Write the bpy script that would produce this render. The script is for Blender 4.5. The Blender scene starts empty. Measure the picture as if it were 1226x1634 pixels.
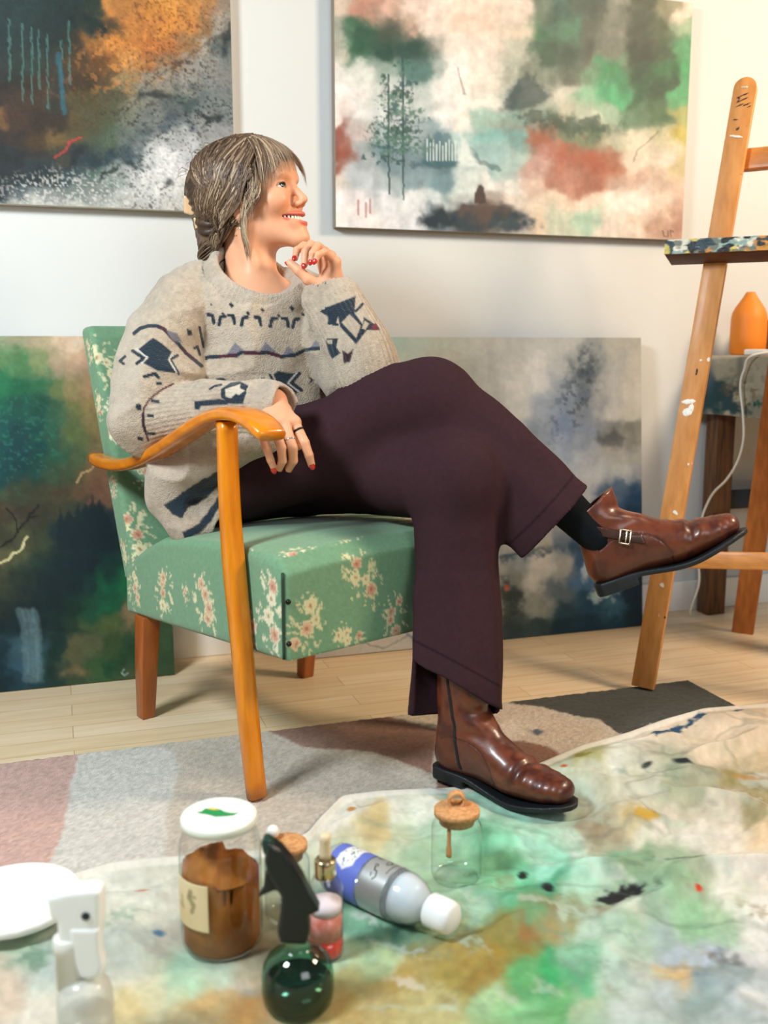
import bpy, bmesh, math, random
import numpy as np
from mathutils import Vector, Matrix
SC = bpy.context.scene
COLL = SC.collection
# ------------------------------------------------------------------ the camera that took the photograph (1226 x 1634)
F_PX = 1589.0; PITCH = math.radians(9.5); YAW = math.radians(18.2); CAM = np.array([0.0, -2.53, 0.80])
FW = np.array([math.sin(YAW)*math.cos(PITCH), math.cos(YAW)*math.cos(PITCH), -math.sin(PITCH)])
RT = np.array([math.cos(YAW), -math.sin(YAW), 0.0])
UPV = np.cross(RT, FW)
FH = np.array([math.sin(YAW), math.cos(YAW), 0.0])
ZV = np.array([0.0, 0.0, 1.0])
def ray(x, y): return FW + RT*((x-613)/F_PX) + UPV*((817-y)/F_PX)
def U(x, y, d): return CAM + ray(x, y)*d                       # point at a depth
def UZ(x, y, z=0.0): r = ray(x, y); return CAM + r*((z-CAM[2])/r[2])
def UY(x, y, Y): r = ray(x, y); return CAM + r*((Y-CAM[1])/r[1])
def UP(x, y, p0, n): r = ray(x, y); return CAM + r*(np.dot(np.asarray(p0)-CAM, n)/np.dot(r, n))
def PRJ(P):
    d = np.asarray(P)-CAM; D = d@FW
    return 613+F_PX*(d@RT)/D, 817-F_PX*(d@UPV)/D
def nrm(v): v = np.asarray(v, float); return v/np.linalg.norm(v)
# ------------------------------------------------------------------ colour
def s2l(c):
    c = np.asarray(c, float); return np.where(c <= 0.04045, c/12.92, ((c+0.055)/1.055)**2.4)
def hx(h): return s2l([int(h[i:i+2], 16)/255 for i in (0, 2, 4)])
# ------------------------------------------------------------------ noise
def _h(ix, iy, iz, seed):
    n = (ix*374761393 + iy*668265263 + iz*2147483647 + seed*1274126177) & 0xffffffff
    n = ((n ^ (n >> 13))*1274126177) & 0xffffffff
    n = ((n ^ (n >> 16))*2246822519) & 0xffffffff
    return ((n ^ (n >> 15)) & 0xffff)/65535.0
def vnoise(P, seed=0):
    P = np.asarray(P, float)
    if P.shape[-1] == 2: P = np.concatenate([P, np.zeros(P.shape[:-1]+(1,))], -1)
    i = np.floor(P).astype(np.int64); f = P-i; f = f*f*f*(f*(f*6-15)+10)
    r = 0
    for dx in (0, 1):
        wx = f[..., 0] if dx else 1-f[..., 0]
        for dy in (0, 1):
            wy = f[..., 1] if dy else 1-f[..., 1]
            for dz in (0, 1):
                wz = f[..., 2] if dz else 1-f[..., 2]
                r = r + wx*wy*wz*_h(i[..., 0]+dx, i[..., 1]+dy, i[..., 2]+dz, seed)
    return r
def fbm(P, octv=4, seed=0, gain=0.5):
    P = np.asarray(P, float); a = 1.0; s = 0; t = 0
    for k in range(octv):
        s = s + a*vnoise(P*(2.0**k)+k*17.3, seed+k); t += a; a *= gain
    return s/t
def sst(a, b, x):
    t = np.clip((x-a)/(b-a), 0, 1); return t*t*(3-2*t)
def mixc(c, col, m): return c*(1-m[..., None]) + np.asarray(col)*m[..., None]
# ------------------------------------------------------------------ objects
def link(o, parent=None):
    COLL.objects.link(o)
    if parent is not None: o.parent = parent
    return o
def mesh_np(name, V, Fq, mat, parent=None, smooth=True, col=None, tris=None):
    """mesh from numpy verts and quads (and optional tris)"""
    me = bpy.data.meshes.new(name)
    V = np.asarray(V, np.float32); Fq = np.asarray(Fq, np.int32).reshape(-1, 4)
    nt = 0 if tris is None else len(tris)
    me.vertices.add(len(V)); me.vertices.foreach_set('co', V.ravel())
    li = Fq.ravel(); st = np.arange(0, len(Fq)*4, 4); to = np.full(len(Fq), 4)
    if nt:
        tris = np.asarray(tris, np.int32)
        st = np.concatenate([st, len(li)+np.arange(0, nt*3, 3)]); to = np.concatenate([to, np.full(nt, 3)])
        li = np.concatenate([li, tris.ravel()])
    me.loops.add(len(li)); me.loops.foreach_set('vertex_index', li.astype(np.int32))
    me.polygons.add(len(st)); me.polygons.foreach_set('loop_start', st.astype(np.int32)); me.polygons.foreach_set('loop_total', to.astype(np.int32))
    me.polygons.foreach_set('use_smooth', np.full(len(st), bool(smooth)))
    me.update(calc_edges=True); me.validate()
    if col is not None: set_col(me, col)
    if mat is not None: me.materials.append(mat)
    return link(bpy.data.objects.new(name, me), parent)
def set_col(me, col):
    a = me.color_attributes.new('Col', 'FLOAT_COLOR', 'POINT')
    c = np.ones((len(me.vertices), 4), np.float32); c[:, :3] = col; a.data.foreach_set('color', c.ravel())
def bm_obj(name, bm, mat, parent=None, smooth=False, bevel=0.0, seg=2, sub=0):
    bmesh.ops.recalc_face_normals(bm, faces=bm.faces)
    me = bpy.data.meshes.new(name); bm.to_mesh(me); bm.free()
    me.polygons.foreach_set('use_smooth', np.full(len(me.polygons), bool(smooth)))
    me.materials.append(mat); o = link(bpy.data.objects.new(name, me), parent)
    if bevel > 0:
        m = o.modifiers.new('bevel', 'BEVEL'); m.width = bevel; m.segments = seg; m.limit_method = 'ANGLE'; m.angle_limit = math.radians(35)
        me.polygons.foreach_set('use_smooth', np.full(len(me.polygons), True)); m.harden_normals = False
    if sub:
        m = o.modifiers.new('sub', 'SUBSURF'); m.levels = sub; m.render_levels = sub
    return o
def empty(name, loc=(0, 0, 0), rz=0.0):
    o = bpy.data.objects.new(name, None); o.location = loc; o.rotation_euler = (0, 0, rz); o.empty_display_size = .05
    return link(o)
def tag(o, label=None, cat=None, group=None, kind=None):
    if label: o['label'] = label
    if cat: o['category'] = cat
    if group: o['group'] = group
    if kind: o['kind'] = kind
    return o
def box(bm, c, s, ax=None):
    ax = np.eye(3) if ax is None else np.asarray(ax); c = np.asarray(c, float); vs = []
    for i in (-1, 1):
        for j in (-1, 1):
            for k in (-1, 1): vs.append(bm.verts.new(c+ax[0]*i*s[0]/2+ax[1]*j*s[1]/2+ax[2]*k*s[2]/2))
    for f in ((0, 1, 3, 2), (4, 6, 7, 5), (0, 4, 5, 1), (2, 3, 7, 6), (0, 2, 6, 4), (1, 5, 7, 3)): bm.faces.new([vs[i] for i in f])
def loft(bm, rings, closed=True, cap=True):
    R = [[bm.verts.new(p) for p in r] for r in rings]; n = len(R[0])
    for a, b in zip(R[:-1], R[1:]):
        for i in range(n if closed else n-1): bm.faces.new((a[i], a[(i+1) % n], b[(i+1) % n], b[i]))
    if cap: bm.faces.new(R[0][::-1]); bm.faces.new(R[-1])
def lathe(bm, prof, n=48, c=(0, 0, 0), ax=None, cap0=True, cap1=True):
    ax = np.eye(3) if ax is None else np.asarray(ax); c = np.asarray(c, float); R = []
    for r, z in prof:
        R.append([bm.verts.new(c+ax[2]*z+(ax[0]*math.cos(t)+ax[1]*math.sin(t))*r) for t in np.linspace(0, 2*math.pi, n, endpoint=False)])
    for a, b in zip(R[:-1], R[1:]):
        for i in range(n): bm.faces.new((a[i], a[(i+1) % n], b[(i+1) % n], b[i]))
    if cap0: bm.faces.new(R[0][::-1])
    if cap1: bm.faces.new(R[-1])
def catmull(pts, n):
    P = np.asarray(pts, float); P = np.vstack([2*P[0]-P[1], P, 2*P[-1]-P[-2]]); out = []
    m = len(P)-3
    for k in range(n):
        s = k/(n-1)*m; i = min(int(s), m-1); t = s-i; a, b, c, d = P[i:i+4]
        out.append(.5*((2*b)+(-a+c)*t+(2*a-5*b+4*c-d)*t*t+(-a+3*b-3*c+d)*t**3))
    return np.array(out)
def tube_rings(path, rad, n=8, up=None, flat=1.0):
    path = np.asarray(path, float); m = len(path); rad = np.broadcast_to(rad, (m,)) if np.ndim(rad) <= 1 else rad
    T = np.gradient(path, axis=0); T /= np.linalg.norm(T, axis=1)[:, None]+1e-12
    u = np.asarray(up, float) if up is not None else (ZV if abs(T[0] @ ZV) < .9 else np.array([1., 0, 0]))
    rings = []; th = np.linspace(0, 2*math.pi, n, endpoint=False)
    for i in range(m):
        x = u-T[i]*(u@T[i]); x /= np.linalg.norm(x)+1e-12; y = np.cross(T[i], x); u = x
        rings.append(path[i]+rad[i]*(np.cos(th)[:, None]*x*flat+np.sin(th)[:, None]*y))
    return rings
def tube(bm, path, rad, n=8, up=None, flat=1.0): loft(bm, tube_rings(path, rad, n, up, flat))
# ------------------------------------------------------------------ materials
def mat(name, col=(.8, .8, .8), attr=False, rough=.5, metal=0.0, spec=.5, bump=None, bump2=None, var=None, coat=0.0, sss=0.0, sheen=0.0, trans=0.0, ior=1.45, emit=None, stretch=(1, 1, 1), wave=None):
    m = bpy.data.materials.new(name); m.use_nodes = True; nt = m.node_tree; N = nt.nodes; L = nt.links; b = N['Principled BSDF']
    if isinstance(col, str): col = hx(col)
    tc = N.new('ShaderNodeTexCoord'); mp = N.new('ShaderNodeMapping'); mp.inputs['Scale'].default_value = stretch
    L.new(tc.outputs['Object'], mp.inputs['Vector']); vec = mp.outputs['Vector']
    b.inputs['Base Color'].default_value = (*col, 1); csock = None
    if attr:
        a = N.new('ShaderNodeAttribute'); a.attribute_name = 'Col'; csock = a.outputs['Color']
    if var:                                    # (scale, second colour, low, high)
        n = N.new('ShaderNodeTexNoise'); n.inputs['Scale'].default_value = var[0]; n.inputs['Detail'].default_value = 6; L.new(vec, n.inputs['Vector'])
        r = N.new('ShaderNodeMapRange'); r.inputs['From Min'].default_value = var[2]; r.inputs['From Max'].default_value = var[3]; L.new(n.outputs['Fac'], r.inputs['Value'])
        x = N.new('ShaderNodeMix'); x.data_type = 'RGBA'; L.new(r.outputs['Result'], x.inputs['Factor'])
        c2 = hx(var[1]) if isinstance(var[1], str) else var[1]
        if csock: x.blend_type = 'MULTIPLY'; L.new(csock, x.inputs['A'])
        else: x.inputs['A'].default_value = (*col, 1)
        x.inputs['B'].default_value = (*c2, 1); csock = x.outputs['Result']
    if csock: L.new(csock, b.inputs['Base Color'])
    b.inputs['Roughness'].default_value = rough; b.inputs['Metallic'].default_value = metal; b.inputs['Specular IOR Level'].default_value = spec
    b.inputs['Coat Weight'].default_value = coat; b.inputs['Coat Roughness'].default_value = .12; b.inputs['IOR'].default_value = ior
    b.inputs['Transmission Weight'].default_value = trans; b.inputs['Sheen Weight'].default_value = sheen
    if sss: b.inputs['Subsurface Weight'].default_value = sss; b.inputs['Subsurface Radius'].default_value = (.012, .004, .002); b.inputs['Subsurface Scale'].default_value = 1.0
    if emit: b.inputs['Emission Color'].default_value = (*emit[0], 1); b.inputs['Emission Strength'].default_value = emit[1]
    last = None
    for bp in (bump, bump2):
        if not bp: continue
        n = N.new('ShaderNodeTexNoise'); n.inputs['Scale'].default_value = bp[0]; n.inputs['Detail'].default_value = 4; L.new(vec, n.inputs['Vector'])
        u = N.new('ShaderNodeBump'); u.inputs['Strength'].default_value = bp[1]; u.inputs['Distance'].default_value = bp[2]; L.new(n.outputs['Fac'], u.inputs['Height'])
        if last: L.new(last, u.inputs['Normal'])
        last = u.outputs['Normal']
    if last: L.new(last, b.inputs['Normal'])
    return m
def thin_glass(name, tint=(.95, .97, .96), rough=.02, gloss=1.0, milk=None):
    m = bpy.data.materials.new(name); m.use_nodes = True; nt = m.node_tree; N = nt.nodes; L = nt.links
    for n in list(N):
        if n.type != 'OUTPUT_MATERIAL': N.remove(n)
    out = [n for n in N if n.type == 'OUTPUT_MATERIAL'][0]
    t = N.new('ShaderNodeBsdfTransparent'); tmx = N.new('ShaderNodeMix'); tmx.data_type = 'RGBA'; tmx.inputs['A'].default_value = (*tint, 1); tmx.inputs['B'].default_value = (tint[0]*.42, tint[1]*.47, tint[2]*.45, 1); L.new(tmx.outputs['Result'], t.inputs['Color'])
    g = N.new('ShaderNodeBsdfGlossy'); g.inputs['Roughness'].default_value = rough; g.inputs['Color'].default_value = (gloss, gloss, gloss, 1)
    f = N.new('ShaderNodeLayerWeight'); f.inputs['Blend'].default_value = .5
    pw = N.new('ShaderNodeMath'); pw.operation = 'POWER'; pw.inputs[1].default_value = 4.0; L.new(f.outputs['Facing'], pw.inputs[0])
    L.new(pw.outputs[0], tmx.inputs['Factor']); mr = N.new('ShaderNodeMapRange'); mr.inputs['To Min'].default_value = .05; mr.inputs['To Max'].default_value = .6; L.new(pw.outputs[0], mr.inputs[0])
    x = N.new('ShaderNodeMixShader'); L.new(mr.outputs[0], x.inputs[0]); L.new(t.outputs[0], x.inputs[1]); L.new(g.outputs[0], x.inputs[2]); 
    if milk:
        df = N.new('ShaderNodeBsdfDiffuse'); df.inputs['Color'].default_value = (*hx(milk[0]), 1); x2 = N.new('ShaderNodeMixShader'); x2.inputs[0].default_value = milk[1]; L.new(x.outputs[0], x2.inputs[1]); L.new(df.outputs[0], x2.inputs[2]); x = x2
    L.new(x.outputs[0], out.inputs['Surface'])
    return m
# ------------------------------------------------------------------ signed distance modelling
def smin(a, b, k):
    if k <= 0: return np.minimum(a, b)
    h = np.clip(k-np.abs(a-b), 0, None)/k; return np.minimum(a, b)-h*h*k*.25
def d_cone(a, b, ra, rb):
    a = np.asarray(a, float); b = np.asarray(b, float); ab = b-a; L2 = max(ab@ab, 1e-12)
    def f(P):
        t = np.clip((P-a)@ab/L2, 0, 1); return np.linalg.norm(P-a-t[..., None]*ab, axis=-1)-(ra+(rb-ra)*t)
    return f, (a+b)/2, math.sqrt(L2)/2+max(ra, rb)
def d_ell(c, r, ax=None):
    c = np.asarray(c, float); r = np.asarray(r, float); A = np.eye(3) if ax is None else np.asarray(ax)
    def f(P):
        q = (P-c)@A.T; k0 = np.linalg.norm(q/r, axis=-1); k1 = np.linalg.norm(q/(r*r), axis=-1)+1e-9; return k0*(k0-1)/k1
    return f, c, float(r.max())
def d_box(c, h, ax=None, r=0.0):
    c = np.asarray(c, float); h = np.asarray(h, float)-r; A = np.eye(3) if ax is None else np.asarray(ax)
    def f(P):
        q = np.abs((P-c)@A.T)-h; return np.linalg.norm(np.maximum(q, 0), axis=-1)+np.minimum(q.max(-1), 0)-r
    return f, c, float(np.linalg.norm(h)+r)
class Sweep:
    """tapered elliptical sleeve along a smooth path; eval gives distance, arc length and angle"""
    def __init__(s, pts, ab, xax, n=14, flat0=False, flat1=False, mod=None):
        s.P = catmull(pts, n); s.AB = catmull(ab, n); s.n = n; s.mod = mod; s.f0 = flat0; s.f1 = flat1
        X = catmull([nrm(x) for x in xax], n) if np.ndim(xax[0]) else np.repeat(np.asarray(xax, float)[None], n, 0)
        T = np.gradient(s.P, axis=0); T /= np.linalg.norm(T, axis=1)[:, None]
        X = X-T*(X*T).sum(1)[:, None]; X /= np.linalg.norm(X, axis=1)[:, None]
        s.X = X; s.T = T; s.Y = np.cross(T, X); s.L = np.concatenate([[0], np.cumsum(np.linalg.norm(np.diff(s.P, axis=0), axis=1))])
        s.len = s.L[-1]
    def full(s, P):
        sh = P.shape[:-1]; P = P.reshape(-1, 3); best = np.full(len(P), 1e9); tt = np.zeros(len(P)); an = np.zeros(len(P))
        segs = range(s.n-1)
        if len(P) < 60000:
            cm = P.mean(0); Rb = np.sqrt(((P-cm)**2).sum(1).max()); A0 = s.P[:-1]; AB = s.P[1:]-A0; tq = np.clip(((cm-A0)*AB).sum(1)/np.maximum((AB*AB).sum(1), 1e-12), 0, 1); dq = np.linalg.norm(cm-A0-AB*tq[:, None], axis=1); segs = np.where(dq <= dq.min()+2*Rb+.03)[0]
        for i in segs:
            a, b = s.P[i], s.P[i+1]; ab = b-a; l = math.sqrt(ab@ab)
            tr = (P-a)@ab/(l*l); t = np.clip(tr, 0, 1)
            q = P-(a+t[:, None]*ab); X = s.X[i]+(s.X[i+1]-s.X[i])*t[:, None]; Y = s.Y[i]+(s.Y[i+1]-s.Y[i])*t[:, None]
            x = (q*X).sum(1); y = (q*Y).sum(1); A = s.AB[i, 0]+(s.AB[i+1, 0]-s.AB[i, 0])*t; B = s.AB[i, 1]+(s.AB[i+1, 1]-s.AB[i, 1])*t
            th = np.arctan2(y/B, x/A); arc = s.L[i]+(s.L[i+1]-s.L[i])*t
            m = 1.0 if s.mod is None else 1+s.mod(arc, th)
            ex = (tr-t)*l; r = np.minimum(A, B)
            k = np.sqrt((x/(A*m))**2+(y/(B*m))**2)
            if (i == 0 and s.f0) or (i == s.n-2 and s.f1):
                d = (k-1)*r
                if i == 0 and s.f0: d = np.maximum(d, -tr*l)
                if i == s.n-2 and s.f1: d = np.maximum(d, (tr-1)*l)
                if not (i == 0 and s.f0): d = np.where(tr < 0, np.maximum(d, np.sqrt(np.maximum((k-1), 0)**2+(ex/r)**2)*r), d)
                if not (i == s.n-2 and s.f1): d = np.where(tr > 1, np.maximum(d, np.sqrt(np.maximum((k-1), 0)**2+(ex/r)**2)*r), d)
            else:
                kk = np.sqrt(k*k+(ex/r)**2); d = (kk-1)*r
            u = d < best; best = np.where(u, d, best); tt = np.where(u, arc, tt); an = np.where(u, th, an)
        return best.reshape(sh), tt.reshape(sh), an.reshape(sh)
    def prims(s): return (lambda P: s.full(P)[0]), s.P.mean(0), float(np.linalg.norm(s.P-s.P.mean(0), axis=1).max()+s.AB.max()*1.15)
class SDF:
    def __init__(s): s.ops = []; s.post = None
    def u(s, prim, k=0.0): s.ops.append(('u', prim, k)); return s
    def sub(s, prim, k=0.0): s.ops.append(('s', prim, k)); return s
    def cut(s, f): s.ops.append(('c', (f, np.zeros(3), 1e3), 0)); return s   # keep where f < 0
    def ev(s, P, c=None, R=0):
        d = None
        for op, (f, pc, pr), k in s.ops:
            if c is not None and np.linalg.norm(pc-c)-pr > R+k+.012 and op != 'c': continue
            if op == 'u': v = f(P); d = v if d is None else smin(d, v, k)
            elif d is None: continue
            elif op == 's': d = -smin(-d, f(P), k)
            else: d = np.maximum(d, f(P))
        if d is None: return None
        return d if s.post is None else s.post(P, d)
def sdf_mesh(S, h, B=24, smooth=2, bounds=None):
    if bounds is None:
        lo = np.min([c-r for o, (f, c, r), k in S.ops if o == 'u'], 0); hi = np.max([c+r for o, (f, c, r), k in S.ops if o == 'u'], 0)
    else: lo, hi = np.array(bounds[0], float), np.array(bounds[1], float)
    lo = lo-2*h-1.3e-4; n = np.ceil((hi-lo)/h).astype(int)+3; nb = np.ceil(n/B).astype(int)
    g = np.stack(np.meshgrid(*[np.arange(k) for k in nb], indexing='ij'), -1).reshape(-1, 3)
    cen = lo+(g*B+B/2)*h; R = B*h*.5*math.sqrt(3)
    NX, NY, NZ = [int(k)*B+2 for k in nb]
    keys = []; pos = []; quads = []
    loc = np.stack(np.meshgrid(*[np.arange(B+1)]*3, indexing='ij'), -1)
    E = [np.array(e) for e in ((1, 0, 0), (0, 1, 0), (0, 0, 1))]
    lo_, cx = loc*h, None
    for gi, c in zip(g, cen):
        d0 = S.ev(c[None], c, R)
        if d0 is None or abs(d0[0]) > R*1.25+.025: continue
        base = gi*B; P = lo+(base+loc)*h; d = S.ev(P, c, R)
        if d is None: continue
        neg = d < 0
        if neg.all() or not neg.any(): continue
        acc = np.zeros((B, B, B, 3)); cnt = np.zeros((B, B, B))
        for ax in range(3):
            o = [a for a in range(3) if a != ax]
            for i in (0, 1):
                for j in (0, 1):
                    s0 = [None]*3; s1 = [None]*3; off = np.zeros(3)
                    s0[ax] = slice(0, B); s1[ax] = slice(1, B+1)
                    s0[o[0]] = s1[o[0]] = slice(i, B+i); s0[o[1]] = s1[o[1]] = slice(j, B+j); off[o[0]] = i; off[o[1]] = j
                    a = d[tuple(s0)]; b = d[tuple(s1)]; x = (a < 0) != (b < 0); t = np.where(x, a/np.where(a == b, 1, a-b), 0)
                    p = np.broadcast_to(off, (B, B, B, 3)).copy(); p[..., ax] += t; acc += p*x[..., None]; cnt += x
        m = cnt > 0; ii = np.argwhere(m)
        gc = ii+base; keys.append((gc[:, 0]*NY+gc[:, 1])*NZ+gc[:, 2]); pos.append(lo+(gc+acc[m]/cnt[m][:, None])*h)
        for ax in range(3):
            o = [(ax+1) % 3, (ax+2) % 3]
            s0 = [slice(0, B)]*3; s1 = [slice(0, B)]*3; s1[ax] = slice(1, B+1)
            a = neg[tuple(s0)]; b = neg[tuple(s1)]; x = np.argwhere(a != b)
            if not len(x): continue
            fl = a[tuple(x.T)]; q = x+base
            cs = [q, q-E[o[0]], q-E[o[0]]-E[o[1]], q-E[o[1]]]
            k4 = np.stack([(v[:, 0]*NY+v[:, 1])*NZ+v[:, 2] for v in cs], 1)
            k4[~fl] = k4[~fl][:, ::-1]; quads.append(k4)
    keys = np.concatenate(keys); V = np.concatenate(pos); Q = np.concatenate(quads)
    od = np.argsort(keys); ks = keys[od]; idx = np.searchsorted(ks, Q); idx[idx >= len(ks)] = 0
    ok = (ks[idx] == Q).all(1); Q = od[idx[ok]]
    for _ in range(smooth):
        e = np.concatenate([Q[:, [0, 1]], Q[:, [1, 2]], Q[:, [2, 3]], Q[:, [3, 0]]]); w = np.bincount(e.ravel(), minlength=len(V))
        N = np.stack([np.bincount(e[:, 0], V[e[:, 1], k], len(V))+np.bincount(e[:, 1], V[e[:, 0], k], len(V)) for k in range(3)], 1)/np.maximum(w, 1)[:, None]
        V = V*.5+N*.5
    return V, Q
def grid_mesh(name, Pts, mat_, parent=None, col=None, thick=None):
    """Pts: (n, m, 3) front surface; thick: vector to the back -> closed slab"""
    n, m = Pts.shape[:2]; V = Pts.reshape(-1, 3); ix = np.arange(n*m).reshape(n, m)
    Q = np.stack([ix[:-1, :-1], ix[1:, :-1], ix[1:, 1:], ix[:-1, 1:]], -1).reshape(-1, 4)
    if thick is not None:
        b = np.concatenate([ix[0, :], ix[1:, -1], ix[-1, -2::-1], ix[-2:0:-1, 0]]); k = len(b); o = len(V)
        th = np.asarray(thick); V = np.concatenate([V, V[b], V[b]+th, V[b]+th]); nb_ = np.roll(np.arange(k), -1)
        Q = np.concatenate([Q, np.stack([o+np.arange(k), o+nb_, o+k+nb_, o+k+np.arange(k)], 1)])
        cs = [ix[0, 0], ix[0, -1], ix[-1, -1], ix[-1, 0]]; pos_ = [int(np.where(b == c)[0][0]) for c in cs]
        Q = np.concatenate([Q, [[o+2*k+p for p in pos_]]])
        if col is not None: col = np.concatenate([col, np.repeat(EDGE[None], 3*k, 0)])
    return mesh_np(name, V, Q, mat_, parent, smooth=(thick is None), col=col)
EDGE = hx('d8d2c6')
# ================================================================== extruded rounded outlines
def d_ext(poly, o, ax, hw, r=0.004, warpz=None):
    """2D outline (list of (a, b)) in plane ax[0], ax[1] through o, extruded +-hw along ax[2], edges rounded by r"""
    poly = np.asarray(poly, float); o = np.asarray(o, float); A = np.array([nrm(a) for a in ax])
    def f(P):
        sh = P.shape[:-1]; q = ((P-o)@A.T).reshape(-1, 3)
        if warpz is not None: q = warpz(q)
        X, Y = q[:, 0], q[:, 1]; best = np.full(len(q), 1e9); ins = np.zeros(len(q), bool)
        for (x0, y0), (x1, y1) in zip(poly, np.roll(poly, -1, 0)):
            dx, dy = x1-x0, y1-y0; t = np.clip(((X-x0)*dx+(Y-y0)*dy)/(dx*dx+dy*dy+1e-12), 0, 1)
            best = np.minimum(best, (X-x0-t*dx)**2+(Y-y0-t*dy)**2)
            ins ^= ((y0 > Y) != (y1 > Y)) & (X < dx*(Y-y0)/(dy if abs(dy) > 1e-12 else 1e-12)+x0)
        d2 = np.sqrt(best)*np.where(ins, -1, 1)+r; dz = np.abs(q[:, 2])-hw+r
        return (np.minimum(np.maximum(d2, dz), 0)+np.hypot(np.maximum(d2, 0), np.maximum(dz, 0))-r).reshape(sh)
    c2 = (poly.min(0)+poly.max(0))/2; R = np.linalg.norm(poly.max(0)-poly.min(0))/2
    return f, o+A[0]*c2[0]+A[1]*c2[1], float(math.hypot(R, hw))
# armchair axes
CO = np.array([.348, -.318, 0.0]); CX = nrm([.931, .366, 0]); CF = nrm([.366, -.931, 0])
def CW(u, v, z): return CO+CX*u+CF*v+ZV*z
def CL(P): d = np.asarray(P)-CO; return np.stack([d@CX, d@CF, d[..., 2]], -1)
def vnormals(V, Q):
    a, b, c, d = (V[Q[:, i]] for i in range(4)); n = np.cross(c-a, d-b); N = np.zeros_like(V)
    for k in range(3):
        N[:, k] = sum(np.bincount(Q[:, i], n[:, k], len(V)) for i in range(4))
    return N/(np.linalg.norm(N, axis=1)[:, None]+1e-12)
# ================================================================== camera, view, light
cam = bpy.data.cameras.new('camera'); cam.sensor_fit = 'VERTICAL'; cam.sensor_height = 36; cam.sensor_width = 24
cam.lens = F_PX*36/1634; cam.clip_start = .05
co = link(bpy.data.objects.new('camera', cam))
co.matrix_world = Matrix(((RT[0], UPV[0], -FW[0], CAM[0]), (RT[1], UPV[1], -FW[1], CAM[1]), (RT[2], UPV[2], -FW[2], CAM[2]), (0, 0, 0, 1)))
cam.dof.use_dof = True; cam.dof.focus_distance = 1.93; cam.dof.aperture_fstop = 3.2
SC.camera = co
SC.view_settings.view_transform = 'Standard'; SC.view_settings.look = 'None'; SC.view_settings.exposure = 0.08; SC.view_settings.gamma = 1.0
SC.cycles.use_denoising = True; SC.cycles.max_bounces = 10; SC.cycles.transparent_max_bounces = 24; SC.cycles.transmission_bounces = 10
SC.cycles.sample_clamp_indirect = 6.0; SC.cycles.caustics_reflective = False; SC.cycles.caustics_refractive = False
w = bpy.data.worlds.new('room_light'); SC.world = w; w.use_nodes = True
w.node_tree.nodes['Background'].inputs[0].default_value = (.88, .96, 1.0, 1); w.node_tree.nodes['Background'].inputs[1].default_value = .15
def lamp(name, kind, loc, tgt, power, size, col, sy=None, spread=None):
    l = bpy.data.lights.new(name, kind); l.energy = power; l.color = col
    if kind == 'AREA':
        l.size = size
        if sy: l.shape = 'RECTANGLE'; l.size_y = sy
        if spread: l.spread = math.radians(spread)
    else: l.shadow_soft_size = size
    o = link(bpy.data.objects.new(name, l)); o.location = loc
    o.rotation_euler = (Vector(tgt)-Vector(loc)).to_track_quat('-Z', 'Y').to_euler(); return o
lamp('right_lamp', 'AREA', (2.40, -1.60, 2.0), (.55, -.55, .6), 54, .50, (1.0, .77, .54))
lamp('left_lamp', 'AREA', (-.85, -1.50, 1.80), (.25, -.6, .35), 48, .42, (.86, .95, 1.0))
lamp('front_fill', 'AREA', (1.1, -4.4, 2.2), (1.0, -.2, 1.0), 40, 1.6, (.93, .97, 1.0))  # added fill from behind the camera, evens out the back wall
lamp('warm_room_lamp', 'POINT', (2.75, -.55, 1.75), (1, 0, 1), 20, .14, (1.0, .66, .38))
# ================================================================== room shell
wall_m = mat('white_wall_paint', 'c8cbca', rough=.9, bump=(60, .06, .002), bump2=(400, .05, .001), spec=.2)
def slab(name, x0, x1, y0, y1, z0, z1, m, bevel=0):
    bm = bmesh.new(); box(bm, ((x0+x1)/2, (y0+y1)/2, (z0+z1)/2), (x1-x0, y1-y0, z1-z0)); o = bm_obj(name, bm, m, bevel=bevel); o['kind'] = 'structure'; return o
slab('wall_back', -2.6, 4.2, 0, .12, 0, 2.75, wall_m)
slab('baseboard_back', -2.6, 4.2, -.014, 0.0, 0.0, .092, mat('baseboard_white', 'e9e8e4', rough=.45), .003)
# floor: light maple strips laid along the wall
fm = bpy.data.materials.new('maple_strip_floor'); fm.use_nodes = True; N = fm.node_tree.nodes; L = fm.node_tree.links; b = N['Principled BSDF']
tc = N.new('ShaderNodeTexCoord'); br = N.new('ShaderNodeTexBrick'); br.offset = .37; br.offset_frequency = 2
br.inputs['Scale'].default_value = 1.0; br.inputs['Brick Width'].default_value = .62; br.inputs['Row Height'].default_value = .068; br.inputs['Mortar Size'].default_value = .0009; br.inputs['Mortar Smooth'].default_value = .3
br.inputs['Color1'].default_value = (*hx('ead6b6'), 1); br.inputs['Color2'].default_value = (*hx('dfc7a2'), 1); br.inputs['Mortar'].default_value = (*hx('a98a62'), 1)
L.new(tc.outputs['Object'], br.inputs['Vector'])
mp = N.new('ShaderNodeMapping'); mp.inputs['Scale'].default_value = (2.2, 26, 1); L.new(tc.outputs['Object'], mp.inputs['Vector'])
n1 = N.new('ShaderNodeTexNoise'); n1.inputs['Scale'].default_value = 2.0; n1.inputs['Detail'].default_value = 8; n1.inputs['Distortion'].default_value = .6; L.new(mp.outputs[0], n1.inputs['Vector'])
rmp = N.new('ShaderNodeMapRange'); rmp.inputs['From Min'].default_value = .35; rmp.inputs['From Max'].default_value = .75; rmp.inputs['To Max'].default_value = .5; L.new(n1.outputs['Fac'], rmp.inputs['Value'])
mx = N.new('ShaderNodeMix'); mx.data_type = 'RGBA'; L.new(rmp.outputs[0], mx.inputs['Factor']); L.new(br.outputs['Color'], mx.inputs['A']); mx.inputs['B'].default_value = (*hx('c8a271'), 1)
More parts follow.
